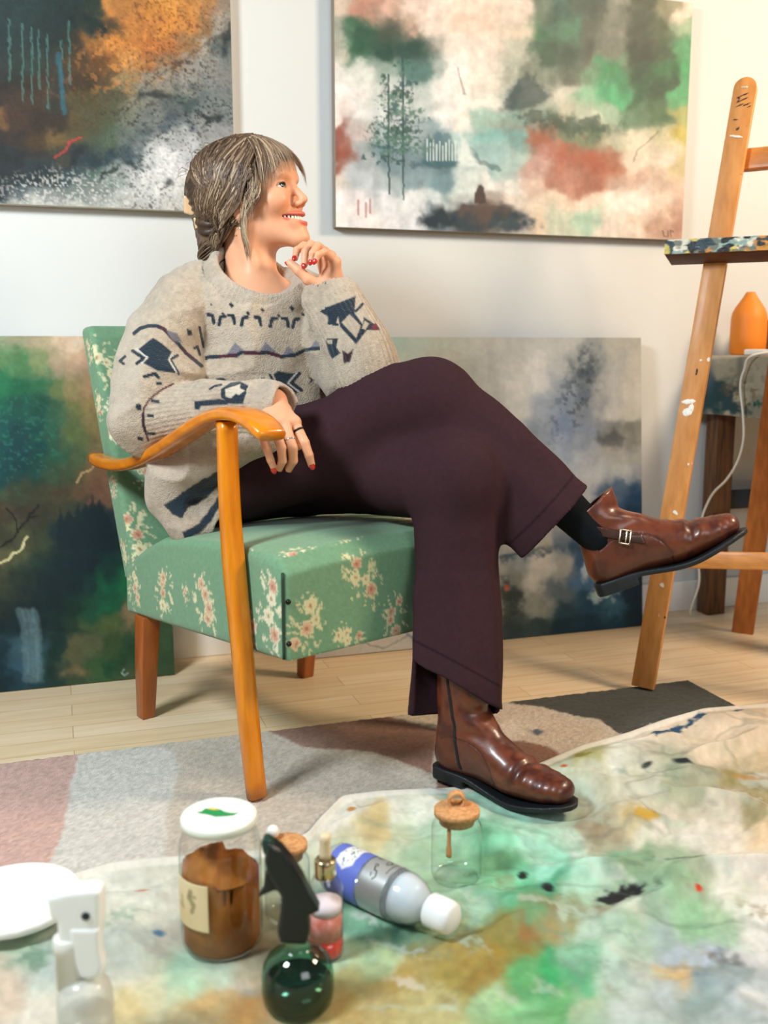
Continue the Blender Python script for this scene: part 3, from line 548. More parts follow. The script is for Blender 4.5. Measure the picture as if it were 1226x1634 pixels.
# ================================================================== painted drop cloth
def drop_cloth():
    edge_px = [(-260, 1470), (0, 1440), (60, 1432), (120, 1410), (180, 1392), (250, 1384), (330, 1380), (420, 1372), (490, 1345), (512, 1318), (545, 1284), (600, 1277), (690, 1272), (745, 1268), (800, 1258), (868, 1228), (925, 1203), (1000, 1182), (1060, 1160), (1120, 1143), (1226, 1135), (1320, 1128), (1420, 1126)]
    top = np.array([UZ(x, y)[:2] for x, y in edge_px]); n = 470
    seg = np.concatenate([[0], np.cumsum(np.linalg.norm(np.diff(top, axis=0), axis=1))]); s = np.linspace(0, seg[-1], n)
    E_ = np.stack([np.interp(s, seg, top[:, k]) for k in (0, 1)], 1)
    k_ = np.exp(-np.linspace(-2, 2, 9)**2); k_ /= k_.sum()
    for k in (0, 1): E_[4:-4, k] = np.convolve(E_[:, k], k_, 'valid')
    bot = np.stack([np.linspace(-.30, 1.55, n), np.full(n, -1.95)], 1)
    t = np.linspace(0, 1, 330); G2 = E_[:, None]*(1-t)[None, :, None]+bot[:, None]*t[None, :, None]
    P = G2.reshape(-1, 2)
    # ridges and creases
    wv = P+.10*np.stack([fbm(P*4, 3, 1)-.5, fbm(P*4+9, 3, 2)-.5], 1)
    r1 = 1-np.abs(2*fbm(wv*np.array([3.2, 5.5]), 3, 7)-1); r2 = 1-np.abs(2*fbm(wv*9, 3, 19)-1)
    ed = np.repeat((t*1.0)[None], n, 0).ravel()*np.repeat(np.linalg.norm(bot-E_, axis=1), len(t))
    flat = sst(.0, .10, ed); right = sst(.15, .9, P[:, 0])
    z = .0165+(.010+.020*right)*flat*np.clip(r1-.52, 0, 1)*1.6+.006*np.clip(r2-.5, 0, 1)*flat
    z += .006*(1-sst(.0, .016, np.abs(ed-.012)))                       # rolled hem
    def near(x, y, r): q = UZ(x, y); return 1-sst(r, r*1.7, np.hypot(P[:, 0]-q[0], P[:, 1]-q[1]))
    fl = np.zeros(len(P))
    for x, y, r in [(345, 1495, .07), (470, 1610, .06), (520, 1520, .04), (455, 1450, .05), (735, 1395, .05), (640, 1425, .07), (720, 1475, .05), (830, 1290, .06), (890, 1300, .05), (750, 1262, .05), (125, 1620, .08)]: fl = np.maximum(fl, near(x, y, r))
    z = z*(1-fl)+.0165*fl
    Gz = np.concatenate([P, z[:, None]], 1)
    X, Y = PRJ(np.concatenate([P, np.full((len(P), 1), .012)], 1)); p = Paint(X, Y, 9); p.base('d3d0c5')
    p.field([(float(a), float(b), c) for a, b, c in (t.split(',') for t in '''900,1230,c5d0bf 940,1225,a8a878 990,1215,d0d2c8 1030,1200,d8d2c6 1080,1180,d5cbbb 1150,1165,d8c9b5 1210,1160,d5c4ae 890,1262,b5ccb8 940,1255,c9cfc0 990,1250,d9ded6 1040,1245,c0c4b6 1080,1245,8f9f8c 1130,1225,cfc4b2 1180,1225,b8ac90 1220,1215,c4b498 960,1290,b8bca8 1010,1290,cbcab8 1060,1275,a0a890 1110,1270,9aa08a 1160,1262,8f8558 1210,1262,85805a 780,1290,b0d8c4 830,1310,a8d8c2 880,1320,b5d0bc 920,1330,9a917c 960,1330,8f8068 1010,1320,c4b48c 1060,1310,d3cdbf 1110,1300,c4c0b0 1160,1295,cfc8b8 1215,1300,9a9270 770,1340,5f9a78 810,1345,8accaa 860,1350,a9dcc4 910,1350,b5d0be 960,1350,a8a890 1010,1345,d5d8ca 1060,1340,d8d5ca 1110,1340,e0ddd4 1170,1340,e0dad0 1220,1345,e0c9a8 790,1390,8ad0a5 830,1390,7fd0a8 880,1395,9ad8c0 930,1390,b8dccd 980,1385,7fae90 1030,1380,7fa385 1080,1385,9ab49a 1130,1375,d9d9d0 1190,1385,dcd6cb 800,1430,8ad0aa 840,1430,5fb085 880,1430,4a9a78 920,1420,b0dcc8 960,1425,a8c4b0 1010,1420,7f9f80 1060,1420,86a98a 1110,1415,9aa590 1160,1420,d9dad2 1215,1420,d5d0c5 760,1465,a5c9b4 810,1465,62b088 860,1462,6a9a70 900,1455,8a8a68 950,1460,9a9a80 1000,1470,c4cfc0 1050,1460,8fae98 1100,1450,8fbf98 1150,1460,a0c09f 1205,1470,e2e2dc 750,1500,8a8458 800,1500,8a8048 850,1495,8f6a3f 900,1490,9a8a5c 950,1500,b5ccbc 1000,1500,9fc0a8 1050,1500,9ab0b0 1100,1490,8fbf9a 1150,1500,98b8a0 1210,1510,dfe2e0 730,1540,a08848 780,1540,96803f 830,1535,86783f 880,1540,4fa070 930,1540,8fc4a5 980,1540,b8cfc0 1030,1535,a8bfae 1080,1540,a9b8c4 1130,1550,b5c4d8 1190,1550,c9ccd0 720,1580,9a8a4a 770,1575,90783f 820,1575,5fa56c 870,1575,3fa065 920,1580,5fae80 970,1580,b5c8bc 1020,1580,b0b8b0 1070,1580,c9ad80 1120,1575,7f949c 1180,1580,8fa0a5 1220,1590,b0bcc0 720,1620,b5ae7f 780,1620,a0c094 830,1620,85c48f 890,1620,6aa870 940,1620,a5b89a 1000,1620,c0ccc8 1060,1620,b0bcbc 1120,1620,8fa5a5 1200,1620,c4ccd0 560,1290,dcdcd2 620,1285,e0e2da 680,1282,dfe6dc 600,1320,c9b88a 640,1330,c4cfb5 690,1320,b8d5bf 740,1320,8fc4a5 660,1350,a5c4a5 540,1310,e0dcd0 600,1450,8fbf9f 570,1490,7fb090 640,1490,5f8a75 700,1500,7aa88a 540,1530,a5c9ae 600,1540,a8bd94 640,1570,b0995c 680,1540,a0905a 560,1580,a8a878 620,1610,b0a070 560,1620,b89f68 680,1610,b8b07f 200,1420,d5d5ca 250,1440,d0d0c4 230,1480,c8c8b8 200,1500,b8bcaf 260,1500,b8b0a0 40,1530,a5b8a0 60,1560,c4ccc0 20,1590,c9b8a5 60,1620,d5cfc0 200,1560,d0ccbb 240,1590,c8c2a0 220,1620,c4b488 300,1560,a9c9ae 350,1565,b0c4b0 380,1590,b0a898 320,1610,bda070 380,1620,c09058 400,1520,8a8068 440,1480,a0a088 -100,1520,c9ccc0 -100,1650,c4b8a0 300,1720,b8b8a0 700,1760,a9b090 1100,1720,b0bcb8 1350,1300,c4b8a0 1350,1500,c9ccc8 1350,1200,d0c4b0'''.split())], 20, 50, 1.8, 120, .10, False); B = p.blob
    for q in range(60):                                                # drags of a wet brush
        rq = random.Random(q); x = rq.uniform(560, 1240); y = rq.uniform(1240, 1640); B(rq.choice(['e0e2da', 'b8d0c0', '6f9080', '8a7a50', 'c9d4cc']), x, y, rq.uniform(14, 50), rq.uniform(3, 8), rq.uniform(5, 45), .8, .9, 16, rq.uniform(.25, .6), q)
    B('141a22', 992, 1443, 40, 13, -14, .4, .8, 14); B('141a22', 972, 1452, 14, 9, 20, .4, .6, 10); B('141a22', 875, 1430, 10, 8, 40, .3, .5); B('1c2622', 835, 1405, 7, 5, 0, .3); B('c2402c', 1115, 1430, 6, 5, 0, .3)
    B('2f4f4a', 1105, 1383, 50, 4, -6, .7, .9, 12, .6); B('22303a', 1160, 1545, 22, 10, 30, .8, .9, 14, .6); B('1c2a30', 1087, 1236, 14, 4, 15, .5); B('2a3030', 1030, 1238, 8, 3, -20, .5); B('c2a14f', 1028, 1318, 22, 7, 0, .5, .5, 12); B('b07a3c', 1195, 1248, 28, 3, 5, .6, .6, 10, .7)
    B('8f8a48', 930, 1218, 11, 6, 0, .5, .8, 8); B('c06a3c', 900, 1233, 5, 3, 0, .4); B('c08a45', 560, 1300, 7, 5, 0, .5); B('6f8f78', 50, 1540, 50, 9, -18, .8, .9, 14, .7); B('7f9a88', 190, 1475, 50, 5, -22, .8, .9, 14, .6); B('5a7a90', 255, 1494, 9, 5, 0, .5); B('c86a4a', 228, 1430, 11, 2, 0, .5); B('2c4a40', 648, 1488, 44, 7, -8, .8, .8, 14, .6)
    # paint stains left on the hem
    hem = 1-sst(.022, .030, ed); p.c = mixc(p.c, hx('dedad0'), hem*.8)
    for x, y in [(1062, 1176), (1080, 1168), (1098, 1160), (1118, 1150), (1178, 1144), (1050, 1182)]: B('1e4a6a', x, y, 9, 5, -20, .4, .9, 8)
    vein = 1-np.abs(2*fbm(wv*7+3, 4, 41)-1); p.c = mixc(p.c, hx('55665c'), sst(.90, .985, vein)*.30*right*flat)
    p.grain(.2, 6); g_ = p.c.mean(1, keepdims=True); p.c = np.clip(g_+(p.c-g_)*1.06, .008, 1)*.86; p.c = np.clip(p.c, .010, .80)
    m = mat('painted_canvas_cloth', attr=True, rough=.62, spec=.35, bump=(500, .25, .0010), bump2=(35, .35, .006))
    ix = np.arange(n*len(t)).reshape(n, len(t)); Q = np.stack([ix[:-1, :-1], ix[:-1, 1:], ix[1:, 1:], ix[1:, :-1]], -1).reshape(-1, 4)
    o = mesh_np('drop_cloth', Gz, Q, m, col=p.c); md = o.modifiers.new('thickness', 'SOLIDIFY'); md.thickness = .0025; md.offset = -1; return o
tag(drop_cloth(), 'paint-stained canvas drop cloth in greens, white and ochre spread over the rug', 'drop cloth')
# ================================================================== armchair
def floral(P2, col, sprays):
    """cream and pink woven flower sprays; P2 (n, 2) face coordinates in metres"""
    for (cx, cy, sz, rot, seed) in sprays:
        rn = random.Random(seed); a = math.radians(rot); dx = (P2[:, 0]-cx)/sz; dy = (P2[:, 1]-cy)/sz
        x = dx*math.cos(a)+dy*math.sin(a); y = -dx*math.sin(a)+dy*math.cos(a); near = np.hypot(x, y) < 1.5
        if not near.any(): continue
        ii = np.where(near)[0]; x = x[ii]; y = y[ii]; c = col[ii]
        wb = vnoise(np.stack([x, y], -1)*9, seed)-.5; x = x+wb*.06; y = y+wb[::-1]*.05
        cream = hx(rn.choice(['d8cfa6', 'cfc79c', 'd9d2b4'])); pink = hx(rn.choice(['c79a7c', 'c48f78', 'cda488'])); red = hx('9a5a3c')
        def ell(ex, ey, rx, ry, an): 
            u = (x-ex)*math.cos(an)+(y-ey)*math.sin(an); v = -(x-ex)*math.sin(an)+(y-ey)*math.cos(an); return np.hypot(u/rx, v/ry), u/rx, v/ry
        for k in range(30):                     # leaves and sprigs
            t = rn.uniform(0, 2*math.pi); rr = rn.uniform(.45, .98); ex, ey = rr*math.cos(t)*.62, rr*math.sin(t)
            r, u, v = ell(ex, ey, rn.uniform(.10, .17), rn.uniform(.035, .06), t+rn.uniform(-.7, .7))
            c = mixc(c, cream, (1-sst(.8, 1.1, r))*sst(.06, .22, np.abs(v))*.8)
        for k in range(8):
            t = rn.uniform(0, 6.28); r, u, v = ell(.62*math.cos(t), 1.02*math.sin(t), .05, .05, 0); c = mixc(c, cream, (1-sst(.7, 1.1, r))*.7)
        for k in range(4):                      # blossoms
            ex, ey = rn.uniform(-.26, .26), (-.45, -.08, .28, .55)[k]+rn.uniform(-.08, .08); R = rn.uniform(.20, .29); npet = rn.choice([5, 6, 7]); ph = rn.uniform(0, 6)
            th = np.arctan2(y-ey, x-ex); q = np.hypot(x-ex, y-ey)/R; edge = .68+.32*np.abs(np.cos(npet*th/2+ph)); m = 1-sst(.88, 1.0, q/edge)
            c = mixc(c, pink if rn.random() < .6 else cream, m*.9); c = mixc(c, cream, m*sst(.55, .85, q/edge)*.75)
            c = mixc(c, hx('5f7a4c'), m*(1-sst(.02, .10, np.abs(np.sin(npet*th/2+ph))))*.55*sst(.2, .4, q)); c = mixc(c, red, (1-sst(.16, .28, q))*.75)
        col[ii] = c
    return col
GREEN = hx('6a9070')
def uphol_col(V, N, spr_side, spr_front, spr_top):
    L = CL(V); n = np.stack([N@CX, N@CF, N[:, 2]], -1); col = np.tile(GREEN, (len(V), 1))
    wv = fbm(L*260, 2, 3); col *= (.86+.28*wv)[:, None]
    k = np.argmax(np.abs(n)*np.array([1, 1, .9]), 1)
    for sel, ab, sp in ((k == 0, (1, 2), spr_side), (k == 1, (0, 2), spr_front), (k == 2, (0, 1), spr_top)):
        i = np.where(sel)[0]
        if len(i): col[i] = floral(L[i][:, list(ab)], col[i], sp)
    return col
uph_m = mat('green_floral_upholstery', attr=True, rough=.85, spec=.25, bump=(900, .35, .0008), sheen=.2)
def wood(name, c1, c2, rough=.3, stretch=(1, 1, 1), coat=.35, sc=9): return mat(name, c1, var=(sc, c2, .35, .7), rough=rough, coat=coat, stretch=stretch, bump=(40, .05, .001))
honey = wood('honey_lacquered_beech', 'd98208', 'bf6a04', .28, (6, 6, 1.0), .5); honey_arm = wood('honey_lacquered_armrest', 'd47e0c', 'b5620a', .25, (2, 2, 5), .5); redwood = wood('reddish_stained_leg', 'a4581c', '8a4614', .35, (6, 6, 1), .3)
chair = tag(empty('armchair', CO, 0), 'green floral upholstered armchair with honey wood arms and legs', 'armchair')
bpy.context.view_layer.update()
def under(o, root):
    o.parent = root; o.matrix_parent_inverse = Matrix.Translation(-Vector(root.location)); return o
def cpix(x, y, u): return CL(UP(x, y, CO+CX*u, CX))
def fpix(x, y, v): return CL(UP(x, y, CO+CF*v, CF))
def spr(pts, fn, ab):
    out = []
    for (x, y, sz, rot, seed) in pts:
        q = fn(x, y); out.append((q[ab[0]], q[ab[1]], sz, rot, seed))
    return out
HWS = .232
prof = [(-.035, .229), (.25, .248), (.578, .270), (.578, .42), (.555, .447), (.47, .452), (.36, .447), (.25, .437), (.14, .418), (.06, .385), (-.03, .335)]
S = SDF(); crown = lambda q: np.stack([q[:, 0], q[:, 1]-.014*(1-np.clip(q[:, 2]/HWS, -1, 1)**2)*sst(.32, .44, q[:, 1])*sst(-.05, .1, q[:, 0])+.010*np.exp(-((q[:, 0]-.30)/.16)**2-(q[:, 2]/.17)**2)*sst(.36, .43, q[:, 1]), q[:, 2]], 1)
S.u(d_ext(prof, CO, (CF, ZV, CX), HWS, .017, crown))
V, Q = sdf_mesh(S, .0036); Nn = vnormals(V, Q)
side_s = spr([(214, 938, .050, 8, 1), (262, 946, .058, -12, 2), (326, 966, .066, 14, 3), (296, 948, .024, 0, 9), (432, 978, .072, 12, 5), (398, 1012, .045, -10, 6)], lambda x, y: cpix(x, y, -HWS), (1, 2))
front_s = spr([(488, 1000, .062, -18, 11), (578, 925, .062, 30, 12), (556, 1016, .040, 60, 13), (630, 985, .05, 0, 14)], lambda x, y: fpix(x, y, .576), (0, 2))+[(.16, .36, .06, 20, 15)]
top_s = spr([(478, 886, .062, 80, 21), (362, 884, .06, 60, 22), (566, 873, .05, 70, 23), (283, 896, .04, 70, 25)], lambda x, y: CL(UZ(x, y, .45)), (0, 1))+[(.1, .25, .06, 0, 24), (.15, .45, .06, 40, 26)]
seat = under(mesh_np('seat', V, Q, uph_m, col=np.clip(uphol_col(V, Nn, side_s, front_s, top_s), .01, .9)), chair)
# welt seams down the two front corners, with dark upholstery nails
dark_m = mat('dark_green_piping', '24382a', rough=.8); nail_m = mat('blackened_nail', '2a2c2a', rough=.3, metal=.8)
for s in (-1, 1):
    bm = bmesh.new(); tube(bm, [CW(s*(HWS-.0045), .5735, z) for z in np.linspace(.275, .425, 12)], .0028, 8); under(bm_obj('seam_piping', bm, dark_m, smooth=True), chair)
    for z in (.302, .375):
        bm = bmesh.new(); bmesh.ops.create_uvsphere(bm, u_segments=12, v_segments=8, radius=.0048); bmesh.ops.translate(bm, verts=bm.verts, vec=CW(s*(HWS-.012), .578, z)); under(bm_obj('upholstery_nail', bm, nail_m, smooth=True), chair)
# backrest: rear outer edge runs (v, z) = (-.2, .833) -> (-.04, .325)
bd = nrm([-.16, .505]); BA = CF*bd[0]+ZV*bd[1]; BN = nrm(np.cross(CX, BA)); BN = BN if BN@CF > 0 else -BN
bo = CW(0, -.04, .30); bh = .556
bprof = [(0, 0), (0, bh), (.012, bh+.006), (.050, bh-.002), (.063, bh-.03), (.070, .40), (.068, .22), (.074, .05), (.074, 0)]
S = SDF(); S.u(d_ext(bprof, bo, (BN, BA, CX), HWS-.004, .012, lambda q: np.stack([q[:, 0]+.010*np.clip(q[:, 2]/HWS, -1, 1)**2*sst(.03, .06, q[:, 0]), q[:, 1], q[:, 2]], 1)))
V, Q = sdf_mesh(S, .0036); L = V-bo; P2 = np.stack([L@CX, L@BA], -1); Nn = vnormals(V, Q)
def bpix(x, y): q = UP(x, y, bo+BN*.07, BN)-bo; return q@CX, q@BA
sp = [(*bpix(x, y), sz, r, sd) for x, y, sz, r, sd in [(216, 852, .068, 0, 31), (168, 576, .062, 10, 32), (178, 672, .055, -20, 34), (240, 762, .055, 40, 33), (213, 905, .03, 0, 35)]]+[(0, .45, .07, 20, 36), (.12, .3, .07, 0, 37)]
col = np.tile(GREEN, (len(V), 1))*(.86+.28*fbm(L*260, 2, 3))[:, None]; fr = np.where(Nn@BN > .3)[0]; col[fr] = floral(P2[fr], col[fr], sp)
sd = np.where(np.abs(Nn@CX) > .8)[0]; col[sd] = floral(np.stack([L[sd]@BN, L[sd]@BA], -1), col[sd], [(.03, .06, .03, 0, 41), (.03, .2, .03, 0, 42), (.03, .38, .035, 0, 43), (.03, .5, .03, 0, 44)])
under(mesh_np('backrest', V, Q, uph_m, col=np.clip(col, .01, .9)), chair)
# front legs: boomerang uprights that carry the arms
cl = [cpix(x, y, -.252)[1:] for x, y in ((362, 672), (364, 740), (368, 830), (374, 905), (385, 1020), (398, 1160), (410, 1271))]; cl[-1][1] = .0125
wd = [.013, .0135, .0155, .0195, .017, .0145, .0125]
for s in (-1, 1):
    ctr = catmull(cl, 26); w_ = np.interp(np.linspace(0, 1, 26), np.linspace(0, 1, 7), wd); T = np.gradient(ctr, axis=0); T /= np.linalg.norm(T, axis=1)[:, None]; nn = np.stack([-T[:, 1], T[:, 0]], 1)
    bm = bmesh.new(); rings = []
    for (v, z), ww, n2 in zip(ctr, w_, nn):
        r_ = []
        for a in np.linspace(0, 2*math.pi, 20, endpoint=False):
            c_, s_ = math.cos(a), math.sin(a); k = (abs(c_)**5+abs(s_)**5)**(-1/5); r_.append(CW(s*.252+k*c_*.0165, v+n2[0]*k*s_*ww, max(z+n2[1]*k*s_*ww, .0118)))
        rings.append(r_)
    loft(bm, rings); under(bm_obj('front_leg', bm, honey, smooth=True), chair)
    # rear legs, square and tapered
    bm = bmesh.new(); rings = []
    for z, h, v in ((.236, .0205, .034), (.12, .0185, .018), (.001, .0150, .006)):
        rings.append([CW(s*.212+a*h, v+b*h, z) for a, b in ((-1, -1), (1, -1), (1, 1), (-1, 1))])
    loft(bm, rings); under(bm_obj('rear_leg', bm, redwood, bevel=.002), chair)
    # arm: bent lath, rising from behind the backrest and dipping at the tip
    ap = catmull([(-.108, .566), (-.05, .560), (.03, .563), (.11, .578), (.20, .606), (.29, .640), (.37, .670), (.44, .688), (.50, .690), (.55, .678), (.585, .660)], 44)
    T = np.gradient(ap, axis=0); T /= np.linalg.norm(T, axis=1)[:, None]; nn = np.stack([-T[:, 1], T[:, 0]], 1); bm = bmesh.new(); rings = []
    for i, ((v, z), n2) in enumerate(zip(ap, nn)):
        t = i/43; hwid = np.interp(t, [0, .05, .25, .5, .75, .95, 1], [.017, .021, .023, .025, .029, .029, .025]); ht = np.interp(t, [0, .1, .9, 1], [.011, .0125, .0115, .009]); r_ = []
        for a in np.linspace(0, 2*math.pi, 24, endpoint=False):
            c_, s_ = math.cos(a), math.sin(a); k = (abs(c_)**4+abs(s_)**4)**(-.25); r_.append(CW(s*(.250)+k*c_*hwid, v+n2[0]*k*s_*ht, z+n2[1]*k*s_*ht-.004))
        rings.append(r_)
    loft(bm, rings); under(bm_obj('armrest', bm, honey_arm, smooth=True), chair)
# ================================================================== easel
EL = nrm([.707, -.707, 0]); EB = nrm([.707, .707, 0]); EF = np.array([1.262, -.592, 0.012])
def EW(a, b, z): return EF+EL*a+EB*b+ZV*(z-.012)
easel = tag(empty('easel', EW(.2, .3, .0)), 'paint-splashed wooden studio easel standing at the right edge', 'easel')
tilt = nrm(EB*.30+ZV*1.40); EN = nrm(np.cross(EL, tilt))
pine = bpy.data.materials.new('splashed_easel_wood'); 
def splash_wood(name, c1, c2, axis, thr=(.70, .73)):
    m = wood(name, c1, c2, .5, tuple(1.0 if abs(a) > .5 else 9.0 for a in axis), .05, 7); nt = m.node_tree; N = nt.nodes; L = nt.links; b = N['Principled BSDF']; src = b.inputs['Base Color'].links[0].from_socket
    tc = N.new('ShaderNodeTexCoord')
    for sc, th, c, seed in ((26, thr, 'e9e4da', 3.3), (34, (.72, .75), '4a2c18', 8.1)):
        mp = N.new('ShaderNodeMapping'); mp.inputs['Location'].default_value = (seed, seed, seed); L.new(tc.outputs['Object'], mp.inputs[0]); n = N.new('ShaderNodeTexNoise'); n.inputs['Scale'].default_value = sc; n.inputs['Detail'].default_value = 2; L.new(mp.outputs[0], n.inputs[0])
        r = N.new('ShaderNodeMapRange'); r.inputs['From Min'].default_value = th[0]; r.inputs['From Max'].default_value = th[1]; L.new(n.outputs['Fac'], r.inputs[0]); x = N.new('ShaderNodeMix'); x.data_type = 'RGBA'; L.new(r.outputs[0], x.inputs['Factor']); L.new(src, x.inputs['A']); x.inputs['B'].default_value = (*hx(c), 1); src = x.outputs['Result']
    L.new(src, b.inputs['Base Color']); return m
ew = splash_wood('splashed_easel_wood', 'd3924f', 'bd7a38', (0, 0, 1), (.705, .725)); ew2 = wood('easel_rail_wood', 'cf8a42', 'b8722e', .5, (3, 3, 9), .05)
bpy.data.materials.remove(pine)
def plank(name, a, b, wdir, w, t, m, root, round_top=False, w1=None):
    a = np.asarray(a, float); b = np.asarray(b, float); d = nrm(b-a); wdir = nrm(wdir-d*(wdir@d)); td = np.cross(d, wdir); bm = bmesh.new(); L = np.linalg.norm(b-a); rings = []
    st = [(0, 1.0), (L, 1.0)] if not round_top else [(0, 1.0)]+[(L-w/2+w/2*math.sin(q), max(math.cos(q), .05)) for q in np.linspace(0, math.pi/2, 9)]
    for s, k in st:
        ww = w if w1 is None else w+(w1-w)*s/L; rings.append([a+d*s+wdir*i*ww/2*k+td*j*t/2 for i, j in ((-1, -1), (1, -1), (1, 1), (-1, 1))])
    loft(bm, rings); return under(bm_obj(name, bm, m, bevel=.0025), root)
leg_top = UP(1193, 126, EF+ZV*0, EN); la = EF-EN*0; plank('front_leg', EW(.014, 0, .012), leg_top, EL, .051, .022, ew, easel, True)
ltr = (leg_top-EF)@EL; plank('front_leg', EW(.66, 0, .026), EW(.66-ltr+.03, .30, 1.38), EL, .051, .022, ew, easel, True)
plank('rear_leg', EW(.157, .618, .001), EW(.282, .32, 1.36), EL, .058, .022, wood('easel_rear_leg_wood', 'b06a30', '965422', .5, (9, 9, 1), .05), easel)
def on_plane(x, y, off=.0): return UP(x, y, EF+EN*off, EN)
for (x0, y0), (x1, y1), w in (((1180, 257), (1232, 252), .050), ((1085, 893), (1240, 896), .040)):
    p0 = on_plane(x0, y0, -.022); p1 = on_plane(x1, y1, -.022); e = p0+nrm(p1-p0)*.62; plank('cross_rail', p0, e, tilt, w, .022, ew2, easel)
nf = EN if EN@FH < 0 else -EN                                         # towards the viewer
t0 = UP(1067, 404, EF+nf*.045, EN); tray = nrm(EL); t1 = t0+tray*.62
tm = mat('painted_tray_wood', '5d3422', rough=.55, var=(20, '42241a', .4, .7)); plank('tray', t0, t1, nf, .085, .034, tm, easel)
# dried smears and scratches on the left upright
legd = nrm(leg_top-(EF+EL*.014)); legn = nrm(np.cross(legd, EL)); legn = legn if legn@FH < 0 else -legn; legx = np.cross(legd, legn)
white_p = mat('dried_white_paint', 'ece8df', rough=.5); dark_p = mat('dried_dark_paint', '3a2416', rough=.6)
for (x, y, w_, l_, rot, m_) in ((1099, 641, .017, .006, 10, white_p), (1097, 658, .011, .010, 25, white_p), (1103, 652, .006, .012, 0, white_p), (1176, 218, .016, .0028, -8, white_p), (1189, 139, .008, .0018, 0, white_p), (1186, 152, .016, .0016, 24, dark_p), (1184, 160, .016, .0016, 26, dark_p), (1181, 168, .009, .0014, 26, dark_p), (1174, 191, .008, .0018, 0, dark_p), (1112, 594, .0022, .008, 0, dark_p), (1119, 575, .004, .0025, 0, white_p), (1193, 166, .009, .0016, 24, dark_p), (1196, 170, .006, .0014, 24, dark_p)):
    o_ = EF+EL*.014+legn*.0112; q = UP(x, y, o_, legn); a = math.radians(rot); ux = legx*math.cos(a)+legd*math.sin(a)*(1 if legx@RT > 0 else -1); uy = np.cross(legn, ux); S = SDF(); S.u(d_ell(q, (w_, l_, .0012), (ux, uy, legn))); rn = random.Random(int(x))
    S.post = lambda P, d: d+(vnoise(P*260, 4)-.5)*.0014
    V, Q = sdf_mesh(S, .0008, smooth=1, bounds=(q-w_-l_-.003, q+w_+l_+.003)); under(mesh_np('paint_smear', V, Q, m_), easel)
# crust of old paint along the top of the tray
gx = np.linspace(0, .62, 260); gy = np.linspace(-.0165, .0165, 24); tn = nrm(np.cross(tray, nf)); tn = tn if tn[2] > 0 else -tn
G = t0+nf*.0430+gx[:, None, None]*tray+gy[None, :, None]*tn; PP = np.stack(np.meshgrid(gx, gy, indexing='ij'), -1).reshape(-1, 2)
c = np.tile(hx('6f7468'), (len(PP), 1))
for h, sd, sc, lo in (('d8d6c4', 1, 26, .52), ('c98a3a', 2, 20, .62), ('2c3f4a', 3, 24, .55), ('8fa8a0', 4, 30, .58), ('c7b860', 5, 34, .66), ('1c2124', 6, 30, .64)): c = mixc(c, hx(h), sst(lo, lo+.06, fbm(PP*np.array([1, 1.6])*sc, 3, sd)))
hgt = .0015+.006*fbm(PP*60, 3, 8); G = G+nf*hgt.reshape(len(gx), len(gy))[..., None]
EDGE = hx('6a5a44'); under(grid_mesh('paint_crust', G, mat('dried_paint', attr=True, rough=.5, bump=(200, .3, .002)), col=c, thick=-nf*.004), easel)
# ================================================================== work table with stained cloth at the right
TX0, TX1, TY0, TY1, TZ = 1.802, 2.55, -.03, -.62, .766
table = tag(empty('work_table', (TX0, -.3, 0)), 'dark brown wooden table under a stained cloth, against the wall at the right', 'table')
tw = wood('old_dark_brown_wood', '6a4424', '3c2616', .55, (9, 9, 1), .05)
bm = bmesh.new(); box(bm, ((TX0+TX1)/2, (TY0+TY1)/2, TZ-.015), (TX1-TX0-.02, TY0-TY1-.02, .03)); under(bm_obj('table_top', bm, tw, bevel=.003), table)
for x, y in ((TX0+.055, -.055), (TX1-.06, -.06), (TX0+.055, TY1+.05), (TX1-.06, TY1+.05)):
    plank('leg', (x, y, .001), (x, y, TZ-.03), X1, .062, .055, tw, table)
navy = mat('dark_navy_board', '1c232c', rough=.6); bm = bmesh.new(); box(bm, ((TX0+TX1)/2, -.055, .345), (TX1-TX0-.18, .02, .055)); under(bm_obj('stretcher', bm, navy, bevel=.002), table)
